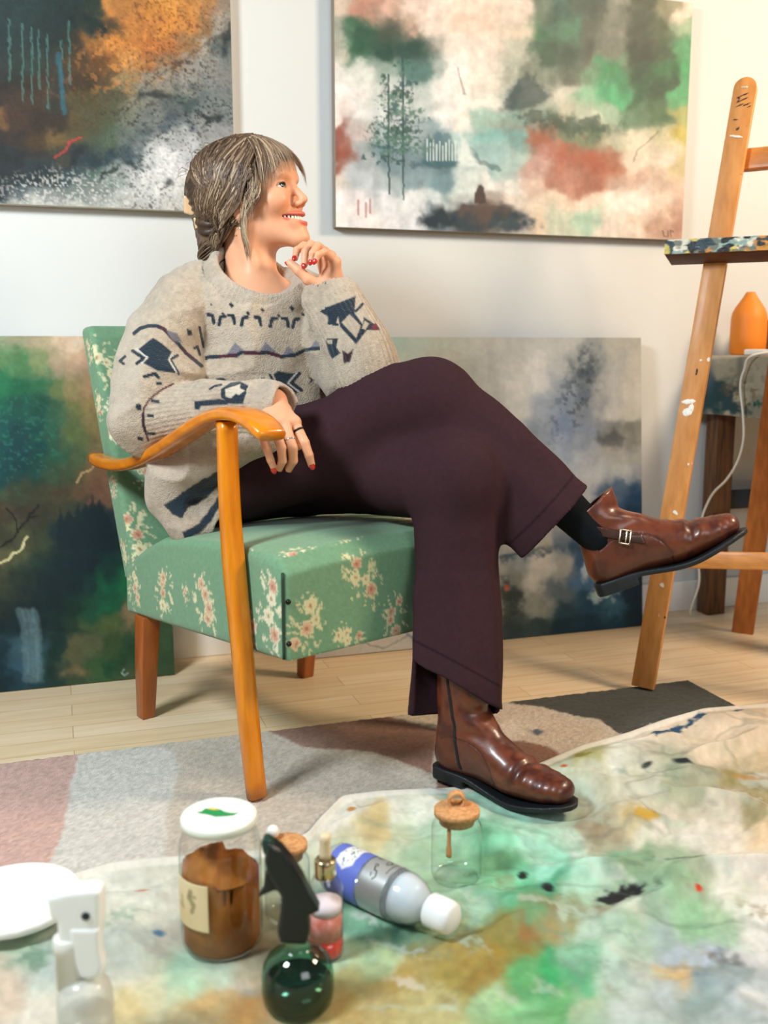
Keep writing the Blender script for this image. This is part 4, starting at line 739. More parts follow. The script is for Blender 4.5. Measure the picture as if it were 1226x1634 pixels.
def table_cloth():
    # over the top and down the left and front sides
    us = np.concatenate([np.linspace(0, .165, 60), np.linspace(.17, .17+TX1-TX0, 90)]); vs = np.concatenate([np.linspace(0, -TY1+TY0, 150), np.linspace(-TY1+TY0+.004, -TY1+TY0+.16, 44)])
    Uq, Vq = np.meshgrid(us, vs, indexing='ij'); hang_l = np.clip(.166-Uq, 0, None); hang_f = np.clip(Vq-(TY0-TY1), 0, None)
    x = TX0+np.clip(Uq-.166, 0, None); y = TY0-np.clip(Vq, 0, TY0-TY1); wv = fbm(np.stack([Vq*9, Uq*2], -1), 3, 5)-.5; wf = fbm(np.stack([Uq*9, Vq*2], -1), 3, 6)-.5
    x = x-.006*(hang_l > 0)-hang_l*(.05+.35*wv)-.03*np.exp(-((Vq)/.05)**2)*hang_l*6*.4; y = y-.006*(hang_f > 0)-hang_f*(.05+.35*wf)
    z = TZ+.004-np.maximum(hang_l, hang_f)+.002*fbm(np.stack([Uq*30, Vq*30], -1), 2, 9)
    y = np.minimum(y, -.02); G = np.stack([x, y, z], -1); X, Y = PRJ(G.reshape(-1, 3)); p = Paint(X, Y, 21); p.base('8d8775')
    q = p.nz(26, 3, 5); p.c = mixc(p.c, hx('a39b86'), sst(.45, .62, q)*.8); p.c = mixc(p.c, hx('6a6a5a'), sst(.5, .66, p.nz(34, 5, 5))*.7)
    p.blob('17373a', 1142, 628, 36, 26, 0, .4, .6, 14); p.blob('1c3a40', 1165, 648, 26, 10, 10, .5, .7, 10); p.blob('3c4f58', 1130, 600, 10, 24, 0, .8, .6)
    p.c = mixc(p.c, hx('6a5038'), sst(.58, .68, p.nz(7, 7, 3))*p.m(1195, 622, 34, 26, -40, .7)*.8); p.blob('1f4a40', 1206, 645, 12, 5, -10, .5, 1, 5, tex=(4, .4, .55)); p.blob('4a5048', 1182, 590, 6, 34, 0, .8, .6, a=.7); p.blob('c9b9a0', 1150, 567, 60, 4, -3, .6, a=.7)
    m = mat('stained_table_cloth', attr=True, rough=.8, bump=(600, .25, .001)); o = grid_mesh('tablecloth', G, m, col=np.clip(p.c, .01, .9)); md = o.modifiers.new('thickness', 'SOLIDIFY'); md.thickness = .0018; md.offset = 1; return o
tag(table_cloth(), 'grey green paint-stained cloth draped over the dark table at the right', 'tablecloth')
vz = UY(1193, 560, -.135); vc = np.array([vz[0], vz[1], TZ+.0075])
bm = bmesh.new(); lathe(bm, [(.044, 0), (.0485, .004), (.0495, .05), (.0490, .100), (.0465, .116), (.040, .130), (.030, .145), (.021, .158), (.015, .168), (.0125, .1735), (.010, .1745)], 48, vc)
o = bm_obj('vase', bm, mat('matte_orange_glaze', 'd97c1e', rough=.55, bump=(120, .05, .001)), smooth=True); tag(o, 'matte orange bullet-shaped vase standing on the stained table cloth', 'vase')
bx = UY(1238, 556, -.14); bm = bmesh.new(); box(bm, (bx[0]+.02, bx[1]+.03, TZ+.0075+.046), (.105, .08, .092), (nrm(RT), nrm(FH), ZV)); box(bm, (bx[0]+.02, bx[1]+.03, TZ+.0075+.095), (.112, .086, .008), (nrm(RT), nrm(FH), ZV))
tag(bm_obj('box', bm, tw, bevel=.003), 'dark brown wooden box beside the orange vase, cut by the right edge', 'box')
# power strip and its lead
ps = UY(1206, 562, -.25); sd = nrm([.25, -1, 0]); root = tag(empty('power_strip', (ps[0], ps[1], TZ+.0075)), 'white flat power strip lying at the table edge in front of the orange vase', 'power strip')
wp = mat('white_plastic', 'e6e2d8', rough=.4); ax = (sd, np.cross(ZV, sd), ZV); bm = bmesh.new(); box(bm, (ps[0]+.03, ps[1]-.03, TZ+.0075+.008), (.15, .045, .016), ax); under(bm_obj('casing', bm, wp, bevel=.004), root)
xs_ = TX0-.025
path = [np.array([ps[0]+.03, ps[1]-.09, TZ+.022])]+[UP(x, y, (xs_, 0, 0), X1) for x, y in ((1200, 568), (1188, 590), (1182, 616), (1186, 660), (1187, 700), (1178, 735), (1160, 765), (1140, 785), (1128, 806), (1120, 830), (1114, 880), (1116, 930))]
path.append(np.array([xs_-.01, path[-1][1]+.02, .006])); path.append(np.array([xs_+.12, path[-1][1]+.06, .005])); bm = bmesh.new(); tube(bm, catmull(path, 90), .0034, 8); under(bm_obj('cable', bm, mat('white_cable', 'd9d3c6', rough=.5), smooth=True), root)
# ================================================================== jars and bottles on the drop cloth
GZ = .0185                                                            # top of the cloth
def Zat(c, py):                                                       # height on the vertical through c that shows at row py
    lo, hi = 0.0, 1.2
    for _ in range(40):
        m = (lo+hi)/2
        if PRJ(np.array([c[0], c[1], m]))[1] > py: lo = m
        else: hi = m
    return lo
def stand(px, py, r): q = UZ(px, py, GZ); return np.array([q[0]+FH[0]*r, q[1]+FH[1]*r, GZ])
clear = thin_glass('clear_jar_glass', (.97, .985, .975)); clear2 = thin_glass('clear_bottle_plastic', (.90, .93, .95), .06, milk=('dfe6ea', .18))
FACE = nrm([-RT[0]*0-FH[0], -FH[1], 0]); AX = (RT, FH, ZV)              # lathe frame: angle 0 to the right, -90 deg to the viewer
def lat(name, prof, m, root, c, n=56, caps=(True, True), ax=AX): bm = bmesh.new(); lathe(bm, prof, n, c, ax, *caps); return under(bm_obj(name, bm, m, smooth=True), root)
def arc_patch(name, c, r, a0, a1, z0, z1, m, root, colf=None, n=60, k=40, ax=AX, thick=.0004):
    a = np.radians(np.linspace(a0, a1, n)); z = np.linspace(z0, z1, k); G = c+(np.cos(a)[:, None, None]*ax[0]+np.sin(a)[:, None, None]*ax[1])*r+z[None, :, None]*ax[2]
    col = None
    if colf: A_, Z_ = np.meshgrid(np.linspace(0, 1, n), np.linspace(0, 1, k), indexing='ij'); p = Paint(A_.ravel()*100*(abs(a1-a0)/180*math.pi*r/(z1-z0)), (1-Z_.ravel())*100, 3); colf(p); col = np.clip(p.c, .01, .9)
    o = under(grid_mesh(name, G, m, col=col), root); md = o.modifiers.new('thickness', 'SOLIDIFY'); md.thickness = thick; md.offset = 0; return o
paper_m = mat('printed_paper', attr=True, rough=.6, spec=.3)
# ---- big pigment jar
c = stand(345, 1541, .0525); R = .0535; zt = Zat(c, 1297); jar = tag(empty('pigment_jar', c), 'tall glass jar of brown pigment with a white lid bearing a green print', 'jar')
h = zt-c[2]
lat('glass', [(.02, .0), (R-.008, .0), (R-.001, .008), (R, .02), (R, h*.76), (R-.002, h*.82), (R-.007, h*.89), (R-.009, h*.935)], clear, jar, c, caps=(True, False))
lid_m = mat('white_enamel_lid', 'e4e8dc', rough=.3); lat('lid', [(R-.0055, h*.925), (R-.004, h*.928), (R-.0035, h*.975), (R-.005, h*.992), (R-.009, h), (R-.012, h*.996), (0.004, h*.994)], lid_m, jar, c)
lid = jar.children[-1] if len(jar.children) else None
# pigment with a slumped, cracked top
th = np.linspace(0, 2*math.pi, 73)[:-1]; rr = R-.0035; top = []; bm = bmesh.new(); rings = []
for q, z in ((.3, .004), (.93, .004), (1, .010), (1, h*.3), (1, h*.56)): rings.append([c+(RT*math.cos(t)+FH*math.sin(t))*rr*q+ZV*z for t in th])
for q in (1.0, .93, .82, .68, .5, .3, .12):
    r_ = []
    for t in th:
        p2 = np.array([math.cos(t), math.sin(t)])*q; z = h*.60+.012*(fbm(p2*2.2+5, 3, 4)-.5)*2+.016*(1-q**2)-.010*math.exp(-((p2[0]-.1)/.2)**2)*(1-q)+(.004 if p2[0] < 0 else -.008)*q
        r_.append(c+(RT*p2[0]+FH*p2[1])*rr+ZV*max(z, h*.5))
    rings.append(r_)
loft(bm, rings); under(bm_obj('pigment', bm, mat('brown_earth_pigment', '9a5f26', rough=.95, spec=.1, var=(16, '7a4519', .4, .65), bump=(90, .5, .004)), smooth=True), jar)
def lab(p):
    p.base('dbc9a0'); p.blob('c8ab78', 20, 80, 60, 40, 0, .9, a=.6); p.line('8a7a58', [(70, 18), (64, 34), (76, 46), (72, 60)], 6, 5, .8, 4); p.line('9a8a66', [(38, 40), (44, 62), (30, 58)], 4, 5, .7, 4); p.line('8a7a58', [(66, 30), (80, 28)], 4, 4, .6)
arc_patch('label', c, R+.0006, -172, -98, Zat(c, 1452)-c[2]+.0, Zat(c, 1385)-c[2]+.004, paper_m, jar, lab)
# green leaf-like print on the lid
bm = bmesh.new(); zz = c[2]+h*.994+.0006; pts = [(-.034, .002), (-.027, .006), (-.024, .014), (-.016, .016), (-.006, .015), (.002, .010), (.008, .004), (.016, .001), (.026, -.001), (.030, .003), (.024, -.006), (.012, -.009), (.004, -.010), (-.004, -.011), (-.010, -.007), (-.018, -.003), (-.026, -.001)]
for f_, m_, sh in ((1, mat('green_lid_print', '1f8a4c', rough=.4), 0), (.3, mat('yellow_lid_print', 'd9b95a', rough=.4), .0004)):
    bm = bmesh.new(); vs = [bm.verts.new(np.array([c[0], c[1], zz+sh])+RT*(x*f_*.85+(0 if f_ == 1 else -.008))+FH*(y*f_*.85+(0 if f_ == 1 else .010))) for x, y in pts]; bm.faces.new(vs); fc = bmesh.ops.extrude_face_region(bm, geom=bm.faces[:]); bmesh.ops.translate(bm, vec=(0, 0, .0005), verts=[v for v in fc['geom'] if isinstance(v, bmesh.types.BMVert)]); under(bm_obj('lid_print', bm, m_), jar)
# ---- cork jars
cork_m = mat('cork', 'cf9a66', rough=.85, var=(160, 'b9804c', .45, .62), bump=(220, .4, .001)); spoonw = mat('pale_spoon_wood', 'c98d58', rough=.6)
def cork_jar(px, py, r, lidrow, label, loop):
    c = stand(px, py, r); zt = Zat(c, lidrow)-c[2]; t = tag(empty('cork_jar', c), label, 'jar', 'cork lidded jars')
    lat('glass', [(r*.4, 0), (r*.93, 0), (r, .006), (r, zt*.72), (r*.97, zt*.78), (r*.86, zt*.84), (r*.84, zt*.90), (r*.87, zt*.915)], clear, t, c, caps=(True, False))
    lat('cork_lid', [(r*.70, zt*.80), (r*.72, zt*.915), (r*.90, zt*.918), (r*.91, zt*.99), (r*.89, zt), (.002, zt)], cork_m, t, c)
    return c, zt, t
c, zt, t = cork_jar(731, 1419, .0375, 1290, 'clear cork-lidded glass jar in front of the planted boot, round spoon loop on top', True)
lp = c+ZV*(zt+.0075)+FH*.012; bm = bmesh.new(); path = [lp+RT*.0115*math.cos(a)+ZV*.0115*math.sin(a) for a in np.linspace(0, 2*math.pi, 29)[:-1]]
rg = []
for a in np.linspace(0, 2*math.pi, 29)[:-1]:
    d = RT*math.cos(a)+ZV*math.sin(a); rg.append([lp+d*.0135+FH*.008, lp+d*.0135-FH*.008, lp+d*.0090-FH*.008, lp+d*.0090+FH*.008])
R0 = [[bm.verts.new(p) for p in r] for r in rg]
for i in range(28):
    for j in range(4): bm.faces.new((R0[i][j], R0[i][(j+1) % 4], R0[(i+1) % 28][(j+1) % 4], R0[(i+1) % 28][j]))
under(bm_obj('loop_handle', bm, cork_m, bevel=.001), t)
bm = bmesh.new(); tube(bm, [c-RT*.012+ZV*z-FH*.012 for z in np.linspace(zt*.35, zt*.80, 10)], [.0055, .0062, .0058, .0045, .0042, .004, .004, .004, .004, .004], 10, flat=.7)
sp = bm_obj('spoon', bm, spoonw, smooth=True); tag(sp, 'small wooden spoon hanging inside the clear jar in front of the boot', 'spoon')
c, zt, t = cork_jar(456, 1480, .0315, 1344, 'small cork-lidded jar behind the black spray head, between brown jar and dropper bottle', False)
bm = bmesh.new(); bmesh.ops.create_uvsphere(bm, u_segments=20, v_segments=14, radius=.0092); bmesh.ops.translate(bm, verts=bm.verts, vec=c+ZV*(zt+.0085)-RT*.020+FH*.014); under(bm_obj('knob', bm, mat('white_bead', 'ece9e0', rough=.3), smooth=True), t)
# ---- dropper bottle
c = stand(519, 1538, .0225); t = tag(empty('dropper_bottle', c), 'narrow clear dropper bottle of pink and red liquid with a gold collar', 'bottle'); r = .0228; zs = Zat(c, 1415)-c[2]; zn = Zat(c, 1394)-c[2]; zc = Zat(c, 1370)-c[2]; zb = Zat(c, 1330)-c[2]
lat('glass', [(r*.5, 0), (r*.93, 0), (r, .005), (r, zs*.97), (r*.93, zs*1.03), (r*.62, zn*.99), (r*.58, zn)], thin_glass('frosted_bottle_glass', (.93, .94, .98), .12), t, c, caps=(True, False))
lat('red_liquid', [(r*.9, .003), (r*.95, .006), (r*.95, .026), (.001, .026)], mat('red_liquid', 'd8301c', rough=.15, trans=.0, coat=.5), t, c); lat('pink_liquid', [(r*.94, .0265), (r*.94, .060), (.001, .061)], mat('pink_liquid', 'e39a88', rough=.2, var=(60, 'd87058', .4, .65)), t, c)
lat('white_foam', [(r*.93, .0615), (r*.93, .074), (.001, .076)], mat('pale_residue', 'eadbd8', rough=.5), t, c)
lat('collar', [(.0135, zn-.004), (.0138, zn-.003), (.0138, zc-.002), (.0125, zc), (.008, zc)], mat('gold_collar', 'c9b894', rough=.18, metal=.95), t, c)
lat('rubber_bulb', [(.0075, zc-.001), (.0078, zc+.008), (.0066, zc+(zb-zc)*.6), (.0078, zc+(zb-zc)*.75), (.0078, zb-.003), (.005, zb), (.001, zb+.0005)], mat('cream_rubber', 'dcc7a2', rough=.5), t, c)
# ---- green glass spray bottle
c = stand(471, 1637, .042); t = tag(empty('spray_bottle', c), 'dark green glass spray bottle with a black trigger head at the front', 'spray bottle'); zn = Zat(c, 1508)-c[2]; r = .0435
gg = thin_glass('green_bottle_glass', (.36, .62, .50), .02); lat('glass', [(r*.5, .0), (r*.86, .0), (r*.96, .006), (r, .02), (r, zn*.50), (r*.95, zn*.66), (r*.82, zn*.80), (r*.60, zn*.91), (r*.40, zn*.97), (r*.34, zn), (r*.34, zn*1.06)], gg, t, c, caps=(True, False))
lat('liquid', [(r*.8, .004), (r*.93, .012), (r*.93, zn*.42), (.001, zn*.42)], mat('dark_green_water', '0c2e28', rough=.1, coat=.3), t, c)
blk = mat('black_plastic', '10181a', rough=.32)
def px_poly(pts, c): 
    o = np.array([c[0], c[1], 0.]); out = []
    for x, y in pts: q = UP(x, y, o, FH)-o; out.append((q@RT, q[2]))
    return out, o
def ext_part(name, pts, c, hw, rad, m, root, off=0.0, h=.0016):
    P2, o = px_poly(pts, c); S = SDF(); S.u(d_ext(P2, o-FH*off, (RT, ZV, FH), hw, rad)); V, Q = sdf_mesh(S, h, smooth=3); return under(mesh_np(name, V, Q, m), root)
ext_part('spray_head', [(430, 1338), (448, 1349), (467, 1371), (484, 1398), (496, 1422), (511, 1447), (494, 1453), (496, 1480), (490, 1499), (448, 1497), (444, 1480), (449, 1443), (450, 1424), (428, 1388), (423, 1367)], c, .0135, .005, blk, t)
ext_part('nozzle', [(417, 1342), (422, 1333), (431, 1334), (444, 1350), (428, 1366), (421, 1358)], c, .009, .004, mat('green_black_nozzle', '14382c', rough=.3), t)
ext_part('trigger', [(424, 1386), (438, 1396), (450, 1424), (439, 1418), (410, 1431), (421, 1414)], c, .006, .003, blk, t)
# ---- white spray bottle
c = stand(128, 1716, .03); t = tag(empty('spray_bottle', c), 'white spray bottle with a translucent body at the lower left corner', 'spray bottle'); zt = Zat(c, 1572)-c[2]; r = .0305; zk = Zat(c, 1500)-c[2]
milk = mat('milky_plastic', 'dcdcd4', rough=.35); lat('body', [(r*.5, 0), (r*.93, 0), (r, .006), (r*1.0, zt*.75), (r*.97, zt*.9), (r*.88, zt), (r*.7, zt+.008), (r*.4, zt+.012), (.001, zt+.013)], thin_glass('translucent_plastic', (.92, .93, .90), .25, milk=('e6e6de', .5)), t, c, caps=(True, False))
lat('water', [(r*.9, .004), (r*.93, zt*.62), (.001, zt*.62)], mat('cloudy_water', 'c4c0b2', rough=.2), t, c)
wpl = mat('white_spray_plastic', 'f0f3f1', rough=.35)
ext_part('spray_head', [(78, 1422), (110, 1414), (154, 1409), (165, 1415), (166, 1460), (163, 1492), (150, 1500), (112, 1502), (98, 1500), (95, 1466), (82, 1452)], c, .0125, .006, wpl, t)
ext_part('trigger', [(114, 1470), (164, 1470), (166, 1510), (171, 1530), (166, 1548), (148, 1553), (132, 1550), (123, 1528)], c, .009, .005, wpl, t, off=.005)
lat('neck', [(.0150, zt-.002), (.0150, zk-.012), (.0165, zk-.010), (.0165, zk+.004), (.014, zk+.006)], milk, t, c-RT*.0145)
q = UP(137, 1462, np.array([c[0], c[1], 0])-FH*.0128, FH); bm = bmesh.new(); lathe(bm, [(.0046, 0), (.0046, .0012), (.003, .0016), (.0005, .0016)], 20, q, (RT, ZV, -FH)); under(bm_obj('pivot_pin', bm, mat('dark_pin', '14262c', rough=.4), smooth=True), t)
# ---- lying bottle: blue label, silver label with black script, white cap
rb = .0355; a0 = UZ(548, 1388, GZ+rb+.001); a1 = UZ(722, 1467, GZ+rb+.001); ad = nrm(a1-a0); L = np.linalg.norm(a1-a0); s_ = np.cross(ZV, ad); s_ = s_/np.linalg.norm(s_); up_ = np.cross(ad, s_)
bax = (s_, up_, ad); t = tag(empty('bottle', a0-ZV*rb), 'plastic bottle lying on its side with a blue and a silver label', 'bottle'); k = L/.212
b0 = a0-ad*.018
lat('body', [(rb*.4, 0), (rb*.92, 0), (rb, .006), (rb, .135*k), (rb*.97, .150*k), (rb*.85, .166*k), (rb*.62, .180*k), (rb*.50, .188*k), (rb*.48, .196*k)], clear2, t, b0, caps=(True, False), ax=bax)
lat('white_liquid', [(rb*.93, .137*k), (rb*.93, .148*k), (rb*.80, .164*k), (rb*.58, .177*k), (.001, .178*k)], mat('milky_medium', 'dfe6ea', rough=.3), t, b0-up_*.010*0, ax=bax)
capm = mat('translucent_white_cap', 'eceeee', rough=.35, sss=.0); lat('cap', [(rb*.60, .192*k), (rb*.64, .194*k), (rb*.64, .222*k), (rb*.60, .230*k), (rb*.45, .235*k), (.001, .236*k)], capm, t, b0, ax=bax)
def blue(p):
    p.base('5f6fc0'); W_ = p.X.max()
    # u runs round the bottle; rows run along it
    p.poly('d9dcdc', [(W_*.50, 30), (W_*.70, 26), (W_*.74, 50), (W_*.70, 78), (W_*.52, 74), (W_*.47, 52)], 3, 6, 12)
    g = p.nz(5, 7, 2); mk = p.m(W_*.6, 52, W_*.10, 18, 0, .3, .2); p.c = mixc(p.c, hx('3a4046'), sst(.62, .68, g)*mk*.9)
    for i in range(5):
        y = 22+i*11.5
        for j in range(9):
            rn = random.Random(i*9+j); x0 = W_*(.20+.028*j); p.line('c9cfe8', [(x0, y), (x0+W_*.016*rn.uniform(.5, 1.2), y+rn.uniform(-1, 1))], 3.6, 1.2, .9, 2)
def silver(p):
    p.base('a9adac'); W_ = p.X.max(); p.blob('c6c9c8', W_*.62, 50, W_*.1, 60, 0, .9)
    def scr(pts, w_=3.0): p.line('23282c', [(W_*x, y) for x, y in pts], w_, 1.2, .95, 1.5)
    scr([(.72, 52), (.70, 44), (.665, 50), (.66, 62), (.63, 68)]); scr([(.705, 62), (.685, 66)], 2.4); scr([(.63, 60), (.61, 66), (.62, 74)], 2.4)
    scr([(.59, 40), (.56, 30), (.53, 44), (.50, 34), (.47, 46), (.45, 36), (.42, 48), (.40, 36), (.37, 46), (.34, 40)], 3.4); scr([(.58, 46), (.50, 56), (.40, 54), (.33, 60)], 2.4)
    scr([(.55, 76), (.55, 90), (.36, 90), (.36, 76), (.55, 76)], 2.0)
    for j in range(9): scr([(.36+.021*j, 80), (.36+.021*j+.011, 86)], 1.8)
    for j in range(14): p.line('5d6466', [(W_*(.30+.026*j), 16), (W_*(.30+.026*j+.014), 17)], 5, 1.2, .7, 2)
lab_m = mat('glossy_label', attr=True, rough=.35)
arc_patch('blue_label', b0, rb+.0005, -120, 235, .012, .076*k, lab_m, t, blue, 220, 90, bax); arc_patch('silver_label', b0, rb+.0005, -120, 235, .080*k, .128*k, mat('silver_foil_label', attr=True, rough=.3, metal=.55), t, silver, 260, 80, bax)
# ---- upturned white dish at the left edge
c = stand(-14, 1522, .082); bm = bmesh.new(); lathe(bm, [(.048, 0), (.052, .0), (.056, .006), (.060, .016), (.088, .022), (.0905, .026), (.0905, .032), (.088, .0345), (.070, .036), (.050, .034), (.003, .033)], 72, c)
tag(bm_obj('dish', bm, mat('white_plaster', 'edeeea', rough=.7, bump=(70, .5, .004)), smooth=True), 'white rough-textured round dish cut by the left edge of the view', 'dish')
# ================================================================== the seated woman
def rot_about(v, axis, ang): axis = nrm(axis); c, s = math.cos(ang), math.sin(ang); return v*c+np.cross(axis, v)*s+axis*(axis@v)*(1-c)
def d_and(prim, f2):
    f, c, r = prim; return (lambda P: np.maximum(f(P), f2(P))), c, r
def plane(p, n): p = np.asarray(p, float); n = nrm(n); return lambda P: (P-p)@n          # keeps the side against n
def pl3(a, b, c, keep): n = nrm(np.cross(b-a, c-a)); n = n if (keep-a)@n < 0 else -n; return plane(a, n)
# ---- head frame (mm, x forward, y her left, z up)
ha = math.radians(17); hp = math.radians(14); HS = 1.035e-3
hf0 = RT*math.cos(ha)-FH*math.sin(ha); hF = hf0*math.cos(hp)+ZV*math.sin(hp); hU = -hf0*math.sin(hp)+ZV*math.cos(hp); hLf = np.cross(hU, hF)
HO = U(402, 319, 2.03); HB = np.array([hF, hLf, hU])
def HW(x, y, z): return HO+(HB[0]*x+HB[1]*y+HB[2]*z)*HS
def HLc(P): return ((P-HO)@HB.T)/HS
def hell(c, r, rz=0, ry=0):
    A = HB.copy()
    if rz: A = np.array([rot_about(a, hU, math.radians(rz)) for a in A])
    if ry: A = np.array([rot_about(a, hLf, math.radians(ry)) for a in A])
    return d_ell(HW(*c), np.array(r)*HS, A)
def hcone(a, b, ra, rb): return d_cone(HW(*a), HW(*b), ra*HS, rb*HS)
# ---- joints
SHR = U(275, 505, 1.99); ELR = U(224, 684, 1.95); WRR = U(436, 640, 1.815)
SHL = U(500, 495, 2.06); ELL = U(603, 636, 1.94); WRL = U(534, 466, 1.95)
NKB = U(404, 462, 2.035); HIPR = CW(-.09, .17, .545); HIPL = CW(.09, .17, .54); KNR = U(683, 645, 1.90); KNL = U(728, 772, 1.82); ANR = U(932, 826, 1.835); ANL = U(742, 1170, 1.83); PEL = CW(0, .15, .56)
FR = dict(index=[(470, 674, 1.775), (486, 706, 1.765), (493, 726, 1.768), (497, 741, 1.775)], middle=[(453, 671, 1.763), (467, 714, 1.750), (468, 735, 1.763), (461, 748, 1.782)], ring=[(435, 673, 1.757), (449, 714, 1.742), (451, 735, 1.755), (446, 747, 1.772)], pinky=[(416, 682, 1.757), (426, 716, 1.747), (432, 734, 1.752), (437, 747, 1.760)])
TR_ = [(455, 655, 1.80), (470, 690, 1.80), (476, 712, 1.785)]
FL_ = dict(index=[(508, 400, 1.985), (485, 392, 1.968), (474, 399, 1.952), (471, 412, 1.945)], middle=[(518, 402, 1.965), (496, 390, 1.935), (487, 402, 1.915), (486, 423, 1.913)], ring=[(528, 408, 1.945), (507, 392, 1.912), (499, 404, 1.897), (497, 417, 1.898)], pinky=[(535, 418, 1.925), (518, 402, 1.897), (508, 406, 1.884), (504, 416, 1.885)])
TL_ = [(514, 458, 1.935), (492, 446, 1.925), (477, 432, 1.922), (463, 420, 1.925)]
# ---- one continuous body
B_ = SDF()
for a in [hell((0, 0, 38), (92, 73, 80)), hell((38, 0, -30), (42, 54.5, 66))]: B_.u(a, .03)
B_.u(hell((70, 0, 40), (24, 50, 44)), .03)
for s in (-1, 1):
    B_.u(hcone((2, s*46, -60), (72, s*11, -99), 18, 13), .025); B_.u(hell((58, s*41, -24), (22, 20, 20)), .024); B_.u(hell((66, s*37, -27), (17, 15, 14)), .020); B_.u(hell((81, s*27, 19), (11, 22, 8)), .012)
B_.u(hell((84, 0, -98), (14, 14.5, 14)), .018); B_.u(hell((80, 0, -64), (18, 28, 22)), .018)
for s in (-1, 1): B_.sub(hell((97, s*34, 1), (17, 19, 12)), .010)
B_.u(hcone((85, 0, 8), (104, 0, -26), 6.5, 7.5), .010); B_.u(hell((104.5, 0, -31), (8.6, 6.9, 6.8)), .006)
for s in (-1, 1): B_.u(hell((95, s*9.2, -36), (9, 5.2, 5.6)), .005); B_.sub(hell((98, s*5.4, -42), (4.5, 2.6, 3.2)), .002)
for s in (-1, 1): B_.u(hell((72, s*32, 0), (13.6, 13.6, 13.6)), .005); B_.sub(hell((83, s*35, -.5), (13, 16, 5.0), 0, 0), .0015)
# smiling mouth
def arcp(y, x0, z0, up): return (x0-(y*y)/37.0, y, z0+up*(y/28.0)**2)
ys = np.linspace(-35, 35, 13)
def lipsweep(x0, z0, up, r, squash=1.0):
    out = []
    for y0, y1 in zip(ys[:-1], ys[1:]): out.append(hcone(arcp(y0, x0, z0, up), arcp(y1, x0, z0, up), r*max(.25, 1-(y0/40)**2), r*max(.25, 1-(y1/40)**2)))
    return out
LU = lipsweep(96, -55.5, 3.5, 3.9); LD = lipsweep(95, -73.5, 12, 4.7)
for a in LU: B_.u(a, .0035)
for a in LD: B_.u(a, .0035)
for xq in (101, 95, 89, 83, 77):
    for a in lipsweep(xq, -64.5, 6.5, 5.8): B_.sub(a, .001)
for s in (-1, 1):                                                      # ears
    B_.u(hell((-6, s*73, -16), (16, 6, 28), 0, 12), .006); B_.u(hell((-2, s*71, -40), (8, 5, 9)), .005); B_.sub(hell((-3, s*79, -12), (8, 5, 16)), .004)
# neck and shoulders
B_.u(d_cone(HW(-22, 0, -50), NKB-ZV*.02, .050, .054), .03); B_.u(d_cone(HW(-8, -52, -62), NKB+RT*.012-FH*.04-ZV*.01, .014, .010), .02)
B_.u(d_cone(NKB-ZV*.03, SHR*.72+NKB*.28, .050, .046), .03); B_.u(d_cone(NKB-ZV*.03, SHL*.72+NKB*.28, .050, .046), .03)
B_.u(d_cone(NKB-ZV*.07, PEL+ZV*.12, .082, .085), .05); B_.u(d_cone(PEL+ZV*.1, PEL, .085, .10), .05)
for sh, el, wr in ((SHR, ELR, WRR), (SHL, ELL, WRL)):
    B_.u(d_cone(sh, el, .044, .036), .02); B_.u(d_cone(el, el+(wr-el)*.35, .036, .038), .02); B_.u(d_cone(el+(wr-el)*.35, wr, .038, .024), .02)
for hip, kn, an in ((HIPR, KNR, ANR), (HIPL, KNL, ANL)):
    B_.u(d_cone(hip, kn, .075, .052), .03); B_.u(d_cone(kn, kn+(an-kn)*.3, .050, .050), .02); B_.u(d_cone(kn+(an-kn)*.3, an, .048, .024), .02)
FING = {}
def hand(fd, th, wr, rad, k):
    mc = {n: U(*p[0]) for n, p in fd.items()}; cen = (mc['index']+mc['pinky']+wr*1.2)/3.2
    for n in fd: B_.u(d_cone(wr+(mc[n]-wr)*.12, mc[n], .0165, .0108), .014)
    B_.u(d_cone(mc['index'], mc['pinky'], .0098, .0085), .010)
    if th is TL_: B_.u(d_cone(U(*th[0]), U(520, 442, 1.935), .017, .012), .012)
    for n, p in fd.items():
        q = [U(*x) for x in p]; sc = dict(index=1, middle=1.02, ring=.97, pinky=.86)[n]; r = [.0098*sc*k, .0088*sc*k, .0080*sc*k, .0068*sc*k]
        for i in range(3): B_.u(d_cone(q[i], q[i+1], r[i], r[i+1]), .0022)
        FING[(n, id(fd))] = (q, r)
    q = [U(*x) for x in th]; r = np.linspace(.0125, .0078, len(q))
    for i in range(len(q)-1): B_.u(d_cone(q[i], q[i+1], r[i], r[i+1]), .004)
    FING[('thumb', id(fd))] = (q, r)
hand(FR, TR_, WRR, None, 1.0); hand(FL_, TL_, WRL, None, .92)
V, Q = sdf_mesh(B_, .0018, B=20, smooth=1)
N_ = vnormals(V, Q); H = HLc(V)
sk = hx('d89f7c'); col = np.tile(sk, (len(V), 1)); nz = fbm(V*60, 3, 2); col *= (.96+.08*nz)[:, None]
def hm(c, r): return np.exp(-(((H-np.array(c))/np.array(r))**2).sum(1))
for s in (-1, 1): col = mixc(col, hx('cf7a5c'), .42*hm((72, s*42, -34), (26, 20, 17))); col = mixc(col, hx('e7bda2'), .35*hm((78, s*34, -12), (16, 18, 7))); col = mixc(col, hx('b98a76'), .35*hm((84, s*33, 9), (14, 18, 5)))
col = mixc(col, hx('d08a70'), .4*hm((108, 0, -32), (10, 9, 8)))
inhead = (np.abs(H[:, 1]) < 40) & (H[:, 0] > 60) & (H[:, 2] < -45) & (H[:, 2] > -90)
ii = np.where(inhead)[0]
du = np.min([f(V[ii]) for f, c, r in LU], 0); dd = np.min([f(V[ii]) for f, c, r in LD], 0)
